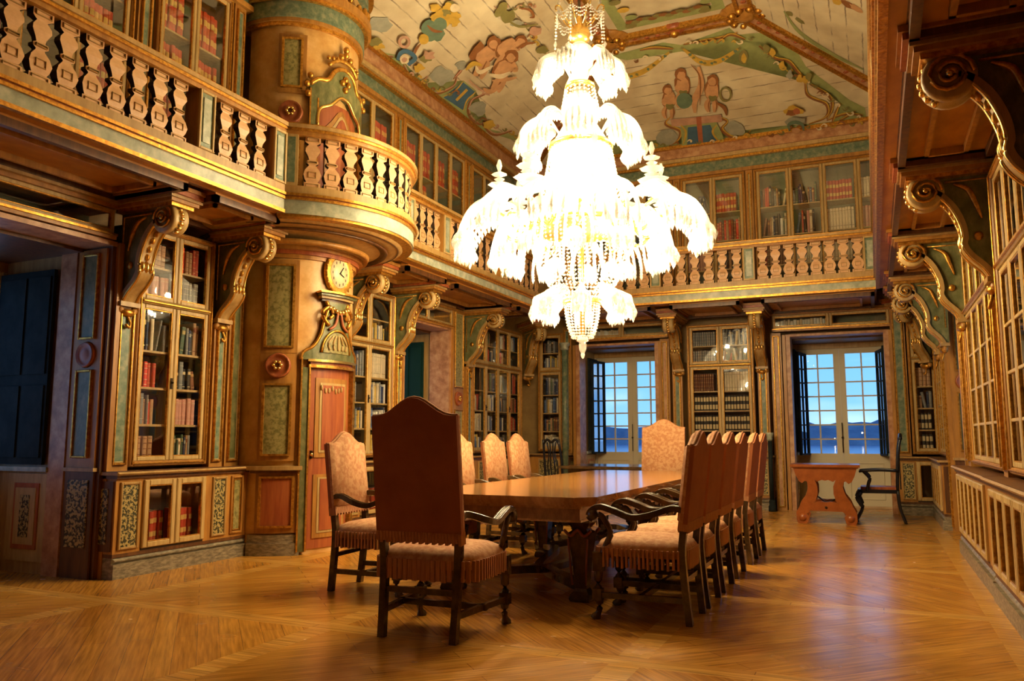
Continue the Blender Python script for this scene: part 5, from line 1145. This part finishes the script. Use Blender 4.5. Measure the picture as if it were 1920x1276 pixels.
class Paint:
    def __init__(s, wall): s.w = wall; s.o, s.u, s.v = PL[wall]; s.n = s.u.cross(s.v).normalized(); s.n = s.n if s.n.z < 0 else -s.n; s.mb = MB(); s.k = 0
    def pt(s, px, py):
        d = Fv*FPX+Rv*(px-960)-Uv*(py-638); c = Vector((0, 0, CAMZ)); t = (s.o-c).dot(s.n)/d.dot(s.n); return c+d*t
    def poly(s, pts, m, raw=False):
        s.k += 1; off = s.n*(.004+.0006*s.k); P = [Vector(p) if raw else s.pt(*p) for p in pts]
        bm = bmesh.new(); vs = [bm.verts.new(p+off) for p in P]
        try:
            f = bm.faces.new(vs); bmesh.ops.triangulate(bm, faces=[f]); bm.verts.index_update()
            s.mb.add([v.co.copy() for v in bm.verts], [tuple(v.index for v in f.verts) for f in bm.faces], m)
        except Exception: pass
        bm.free()
    def blob(s, px, py, rx, ry, m, rot=0, n=12, j=.12):
        pts = []
        for i in range(n):
            a = 2*PI*i/n; q = 1+random.uniform(-j, j); x, y = rx*q*math.cos(a), ry*q*math.sin(a); pts.append((px+x*math.cos(rot)-y*math.sin(rot), py+x*math.sin(rot)+y*math.cos(rot)))
        s.poly(pts, m)
    def line(s, pts, w, m, n=5, taper=True):
        q = catmull([(x, y, 0) for x, y in pts], n); L, R = [], []
        for i, p in enumerate(q):
            t = (q[min(i+1, len(q)-1)]-q[max(i-1, 0)]); nn = Vector((-t.y, t.x, 0)); nn = nn.normalized() if nn.length > 0 else Vector((1, 0, 0)); k = w/2*((.35+.65*math.sin(PI*i/(len(q)-1))) if taper else 1); L.append((p.x+nn.x*k, p.y+nn.y*k)); R.append((p.x-nn.x*k, p.y-nn.y*k))
        s.k += 1; off = s.n*(.004+.0006*s.k); P = [s.pt(*p)+off for p in L+R]; N = len(L); s.mb.add(P, [(i, i+1, N+i+1, N+i) for i in range(N-1)], m)
    def done(s): s.mb.build('ceiling_painting', CEIL)
def far_paint():
    p = Paint('F'); X = lambda x, y: (1200+x*.2396, y*.2396)
    A = lambda *q: [X(*t) for t in q]
    # green borders
    p.poly(A((-250, 440), (180, 330), (320, 350), (700, 215), (760, 270), (1000, 250), (1240, 420), (1300, 520), (1640, 780), (1760, 840), (1780, 960), (1500, 985), (1560, 800), (1450, 640), (1290, 640), (1180, 480), (960, 330), (700, 300), (330, 400), (-100, 470)), 'p_green')
    p.poly(A((-550, 1220), (-300, 1140), (0, 1150), (350, 1120), (840, 1060), (1150, 980), (1780, 930), (1780, 985), (850, 1090), (100, 1190), (-550, 1290)), 'p_green')
    for pts in (((-420, 480), (-200, 600), (20, 560), (240, 400)), ((330, 370), (480, 480), (620, 470), (780, 370))):
        p.line([X(*t) for t in pts], 11, 'p_yellow', taper=True)
        q = catmull([(*X(*t), 0) for t in pts], 5)
        for i, v in enumerate(q): p.blob(v.x, v.y, 3.2, 2.6, ('p_olive', 'p_yellow', 'p_teal')[i % 3], j=.3)
    p.blob(*X(810, 440), 9, 14, 'p_olive'); p.blob(*X(812, 445), 5, 9, 'p_yellow')
    for pts in (((340, 340), (480, 310), (600, 290), (760, 250)), ((600, 330), (700, 260), (820, 300)), ((930, 350), (1050, 440), (1160, 470), (1240, 560), (1300, 620)), ((1290, 640), (1300, 720), (1350, 760), (1450, 800), (1470, 870), (1430, 920), (1320, 960)), ((1330, 650), (1480, 740), (1500, 840), (1460, 920)), ((1460, 930), (1600, 880), (1740, 890)), ((1560, 930), (1680, 860)), ((1500, 950), (1560, 800)),
                ((600, 900), (680, 940), (640, 1000), (720, 1060), (820, 1060), (860, 1010)), ((240, 900), (200, 960), (310, 1010), (300, 1080), (230, 1130)), ((-60, 1110), (60, 1140), (150, 1180)), ((0, 380), (100, 360), (260, 370))):
        p.line([X(*t) for t in pts], 5.5, 'p_brown'); p.line([X(t[0]+8, t[1]-8) for t in pts], 2.5, 'p_yellow')
    for x, y, r in ((740, 990, 17), (210, 1060, 20), (780, 1010, 10)): p.blob(*X(x, y), r, r*.8, 'p_grey')
    # pedestal
    p.poly(A((240, 920), (640, 880), (640, 940), (250, 975)), 'p_rose'); p.poly(A((320, 970), (600, 940), (680, 1110), (330, 1130)), 'p_green'); p.poly(A((375, 980), (550, 960), (610, 1090), (370, 1120)), 'p_blue'); p.poly(A((440, 900), (480, 895), (495, 1100), (460, 1105)), 'p_red')
    for x in (380, 560): p.line([X(x-60 if x < 400 else x+40, 960), X(x-20 if x < 400 else x+10, 1020), X(x-40 if x < 400 else x+70, 1110)], 4, 'p_yellow')
    # cherubs
    for x, y, s_, gl in ((225, 760, 1, 1), (330, 650, 1.15, 1), (560, 690, 1.1, -1)):
        p.blob(*X(x, y), 13*s_, 18*s_, 'p_brown'); p.blob(*X(x+5, y), 11*s_, 16*s_, 'p_flesh'); p.blob(*X(x-gl*10, y-75*s_), 10*s_, 10*s_, 'p_brown'); p.blob(*X(x-gl*5, y-66*s_), 7*s_, 7*s_, 'p_flesh')
        for dx in (-35, 30): p.line([X(x+dx*.5, y+50*s_), X(x+dx, y+100*s_), X(x+dx*.7, y+150*s_)], 10*s_, 'p_flesh'); p.line([X(x+dx*.5+12, y+50*s_), X(x+dx+12, y+100*s_), X(x+dx*.7+12, y+150*s_)], 2.5, 'p_brown')
        p.line([X(x-20, y-20), X(x-40*gl, y+20), X(x-10*gl, y+50)], 7*s_, 'p_flesh'); p.line([X(x-20, y+40), X(x+10, y+60), X(x+40, y+40)], 10, 'p_olive')
    p.line([X(460, 500), X(480, 640), X(430, 760), X(430, 860)], 13, 'p_flesh'); p.line([X(400, 480), X(470, 580), X(470, 800)], 3, 'p_brown')
    p.blob(*X(350, 765), 15, 15, 'p_teal', j=.03); p.line([X(600, 780), X(660, 820), X(680, 880)], 7, 'p_brown')
    r = [(X(670+42*math.cos(a), 715+52*math.sin(a))) for a in [i*PI/5 for i in range(11)]]; p.line(r, 3.5, 'p_olive', taper=False)
    rg = random.Random(3)
    for x0_, y0_, x1_, y1_, n_ in ((-420, 500, 180, 420, 7), (950, 380, 1720, 900, 16), (60, 1120, 1150, 1010, 12), (340, 300, 900, 280, 8), (1150, 980, 1760, 930, 9)):
        for i in range(n_):
            t = (i+.5)/n_; x, y = x0_+(x1_-x0_)*t+rg.uniform(-15, 15), y0_+(y1_-y0_)*t+rg.uniform(-12, 12); q = rg.choice((-1, 1)); r = rg.uniform(16, 34)
            p.line([X(x-r, y+q*4), X(x-r*.2, y-q*r*.5), X(x+r*.6, y-q*r*.2), X(x+r*.5, y+q*r*.25), X(x+r*.1, y+q*r*.1)], 3.2, rg.choice(('p_brown', 'p_yellow', 'p_olive', 'p_cream')))
    # fruit basket on a small stand
    p.blob(*X(1200, 830), 17, 9, 'p_yellow', j=.25); p.blob(*X(1180, 850), 9, 6, 'p_brown', j=.25); p.blob(*X(1225, 835), 7, 6, 'p_red')
    p.line([X(1140, 930), X(1190, 900), X(1290, 910)], 8, 'p_grey', taper=False); p.line([X(1170, 990), X(1165, 940), X(1215, 920), X(1270, 940), X(1280, 985)], 7, 'p_teal'); p.blob(*X(1220, 985), 8, 5, 'p_flesh')
    for x, y in ((1170, 550), (1250, 580), (1290, 590), (990, 340), (1040, 370), (1110, 470), (1320, 560)): p.blob(*X(x, y), 6, 8, random.choice(('p_olive', 'p_grey', 'p_cream', 'p_yellow')), j=.3)
    p.done()
    # middle flat panel border
    c = Paint('C'); B = .3
    for m, e, w in (('p_green', .25, .16),):
        x0, x1, y0, y1 = CX0+e, CX1-e, CY0+e, CY1-e
        for a in (((x0, y0), (x1, y0), (x1, y0+w), (x0, y0+w)), ((x0, y1-w), (x1, y1-w), (x1, y1), (x0, y1)), ((x0, y0), (x0+w, y0), (x0+w, y1), (x0, y1)), ((x1-w, y0), (x1, y0), (x1, y1), (x1-w, y1))): c.poly([(q[0], q[1], CZ) for q in a], m, True)
    def fl(x, y, sc_=1):
        for k in range(7): c.line  # petals
    for i in range(40):
        y = CY0+.4+i*(CY1-CY0-.8)/39
        for x in (CX0+.5, CX1-.5):
            r = .07; c.poly([(x+r*math.cos(a)*1.3+.05*math.sin(i*1.7), y+r*math.sin(a), CZ) for a in [k*PI/4 for k in range(8)]], ('p_olive', 'p_yellow', 'p_green')[i % 3], True)
    for i in range(14):
        x = CX0+.5+i*(CX1-CX0-1)/13
        c.poly([(x+.07*math.cos(a), CY1-.52+.03*math.sin(i*2)+.05*math.sin(a), CZ) for a in [k*PI/4 for k in range(8)]], ('p_brown', 'p_olive')[i % 2], True)
    c.done()
    q = Paint('R')
    for x, y, rx, ry, m, ro in ((1590, 8, 18, 6, 'p_brown', .5), (1605, 15, 14, 5, 'p_flesh', .6), (1570, 3, 10, 5, 'p_yellow', .3), (1480, 25, 8, 4, 'p_olive', .4), (1500, 38, 10, 3, 'p_olive', .6)): q.blob(x, y, rx, ry, m, ro, j=.2)
    q.line([(1470, 20), (1500, 60), (1560, 100), (1620, 130)], 7, 'p_green'); q.done()
def left_paint():
    p = Paint('L'); X = lambda x, y: (680+x*.2038, y*.2038); A = lambda *q: [X(*t) for t in q]
    p.poly(A((60, 460), (300, 500), (380, 570), (360, 640), (560, 760), (620, 850), (830, 850), (930, 740), (1040, 830), (990, 960), (960, 1080), (1180, 1190), (1500, 1260), (1400, 1290), (1100, 1200), (700, 920), (400, 730), (60, 490)), 'p_green')
    p.poly(A((740, 890), (920, 750), (1030, 840), (920, 1010)), 'p_blue'); p.line([X(860, 920), X(960, 820)], 5, 'p_yellow', taper=False); p.line([X(735, 890), X(850, 830), X(925, 745)], 3, 'p_yellow'); p.line([X(1035, 845), X(960, 920), X(925, 1015)], 3, 'p_yellow')
    for pts in (((580, 760), (600, 840), (700, 850), (830, 790), (860, 710)), ((1200, 830), (1100, 870), (1000, 920), (970, 1010), (1000, 1090), (1080, 1140), (1130, 1090)), ((370, 590), (420, 680), (520, 760), (590, 700)), ((60, 440), (150, 500), (280, 520)), ((1090, 1130), (1200, 1230), (1370, 1200)), ((830, 720), (900, 640), (920, 560)), ((440, 600), (400, 560), (320, 540))):
        p.line([X(*t) for t in pts], 6, 'p_brown'); p.line([X(t[0]+10, t[1]-10) for t in pts], 2.5, 'p_rose')
    for x, y, rx, ry in ((720, 690, 22, 18), (1060, 990, 16, 14), (160, 220, 22, 14), (900, 590, 10, 8)): p.blob(*X(x, y), rx, ry, 'p_grey', j=.25)
    rg = random.Random(4)
    for x0_, y0_, x1_, y1_, n_ in ((60, 470, 560, 780, 11), (560, 820, 860, 830, 6), (980, 1050, 1500, 1270, 9), (1480, 200, 1680, 520, 8), (1200, 60, 1600, 40, 8), (430, 640, 600, 740, 5)):
        for i in range(n_):
            t = (i+.5)/n_; x, y = x0_+(x1_-x0_)*t+rg.uniform(-22, 22), y0_+(y1_-y0_)*t+rg.uniform(-22, 22); q = rg.choice((-1, 1)); r = rg.uniform(20, 42)
            p.line([X(x-r, y+q*6), X(x-r*.2, y-q*r*.6), X(x+r*.6, y-q*r*.2), X(x+r*.5, y+q*r*.3), X(x+r*.1, y+q*r*.1)], 3.4, rg.choice(('p_brown', 'p_yellow', 'p_olive', 'p_rose')))
    # trophy: flowers, shields, urn
    for i in range(16): p.blob(*X(740+random.uniform(-100, 120), 90+random.uniform(-80, 90)), 9, 8, random.choice(('p_yellow', 'p_yellow', 'p_olive', 'p_yellow')), j=.35)
    for x, y, r in ((600, 220, 15), (670, 280, 14), (620, 280, 15), (700, 190, 12)): p.blob(*X(x, y), r, r, 'p_teal', j=.15)
    p.line([X(580, 200), X(640, 250), X(720, 260)], 6, 'p_brown'); p.blob(*X(550, 330), 10, 10, 'p_yellow'); p.line([X(520, 370), X(480, 420), X(460, 480)], 5, 'p_brown')
    p.blob(*X(830, 40), 9, 8, 'p_cream'); p.blob(*X(1260, 60), 10, 14, 'p_olive', .6, j=.3); p.blob(*X(1330, 120), 12, 12, 'p_olive', j=.3); p.blob(*X(1400, 180), 12, 6, 'p_grey', j=.3); p.line([X(1420, 40), X(1520, 60), X(1560, 120), X(1520, 130)], 5, 'p_brown'); p.line([X(1280, 120), X(1420, 210), X(1600, 190)], 5, 'p_olive')
    # stand with medal
    p.line([X(310, 520), X(340, 450), X(400, 440), X(470, 500), X(400, 560)], 8, 'p_blue', taper=False); p.blob(*X(370, 510), 9, 9, 'p_cream'); p.blob(*X(370, 515), 5, 5, 'p_rose')
    r = [X(370+45*math.cos(a), 350+45*math.sin(a)) for a in [i*PI/5 for i in range(11)]]; p.line(r, 5, 'p_rose', taper=False)
    for x, y in ((130, 380), (560, 500), (500, 590), (100, 350), (590, 470), (1150, 1120), (1570, 250), (1640, 430)): p.blob(*X(x, y), 11, 8, random.choice(('p_rose', 'p_olive', 'p_yellow')), j=.35)
    # winged figures
    p.poly(A((1070, 340), (1100, 380), (1080, 500), (980, 520), (960, 480), (1010, 400)), 'p_brown')
    for x, y, s_, d in ((1120, 470, 1.25, 1), (1300, 400, 1.15, 2), (1280, 590, 1.2, 1)):
        p.blob(*X(x, y), 20*s_, 13*s_, 'p_brown', -.7); p.blob(*X(x+6, y-5), 18*s_, 11*s_, 'p_flesh', -.7)
        hx, hy = (x+70, y-110) if d == 1 else (x+140, y-60)
        p.blob(*X(hx, hy), 11*s_, 11*s_, 'p_brown'); p.blob(*X(hx-5, hy+10), 7*s_, 7*s_, 'p_flesh')
        p.line([X(x-10, y+50), X(x-60, y+130), X(x-110, y+190)], 12*s_, 'p_flesh'); p.line([X(x+30, y+60), X(x-20, y+150), X(x-50, y+220)], 10*s_, 'p_flesh'); p.line([X(x+5, y+50), X(x-40, y+140), X(x-80, y+200)], 3, 'p_brown')
        p.line([X(x+50, y-20), X(x+110, y+10), X(x+90, y-60)], 8*s_, 'p_flesh')
    p.line([X(1400, 400), X(1480, 360), X(1570, 350)], 5, 'p_brown'); p.line([X(1170, 700), X(1300, 690), X(1400, 670)], 7, 'p_flesh'); p.line([X(1090, 770), X(1160, 800), X(1280, 720)], 9, 'p_flesh'); p.line([X(930, 600), X(1000, 540), X(1080, 560)], 9, 'p_yellow'); p.line([X(1020, 560), X(1060, 620), X(1180, 560)], 8, 'p_cream'); p.line([X(1150, 640), X(1250, 660), X(1340, 620)], 9, 'p_cream')
    for k in range(4): p.line([X(960+40*k, 690+40*k), X(1000+50*k, 740+30*k)], 3, 'p_rose', taper=False)
    p.done()
far_paint(); left_paint()
# ================================================================== OUTSIDE
mat('water', (.12, .22, .42), None, rough=.12); mat('hill', (.08, .13, .17), (.16, .22, .24), .02, .9); mat('balcony_stone', (.45, .46, .48), None, rough=.7)
mb = MB(); mb.box(-3000, 3000, 60, 5000, -21, -20, 'water'); tag(mb.build('river'), kind='structure')
def hill(y, h, seed, x0=-700, x1=700, base=-20):
    random.seed(seed); n = 120; vs = []; ph = [random.uniform(0, 6) for _ in range(6)]
    for i in range(n+1):
        x = x0+(x1-x0)*i/n; t = i/n
        z = h*(.55+.2*math.sin(t*9+ph[0])+.12*math.sin(t*23+ph[1])+.08*math.sin(t*61+ph[2])+.05*math.sin(t*140+ph[3]))+random.uniform(-.03, .05)*h
        vs += [(x, y-h*2.5, base), (x, y, z), (x, y+h*3, base)]
    mb = MB(); mb.add(vs, [(3*i+k, 3*i+3+k, 3*i+4+k, 3*i+1+k) for i in range(n) for k in (0, 1)], 'hill', True); return tag(mb.build('hills'), kind='structure')
hill(3200, 110, 3, -2200, 1500, -20); hill(2500, 42, 5, -2200, 1500, -20)
HB = [o for o in bpy.data.objects if o.name.startswith('hills')]
for i, (x, z) in enumerate(((-170, 18), (-30, 12), (-800, 10), (-600, 20), (-950, 5), (-100, -4))):
    mb = MB(); mb.sphere((x, 2380, z+2), 1.8, 'town_light', 6); mb.build('house_light', HB[1])
random.seed(5)
place_books()
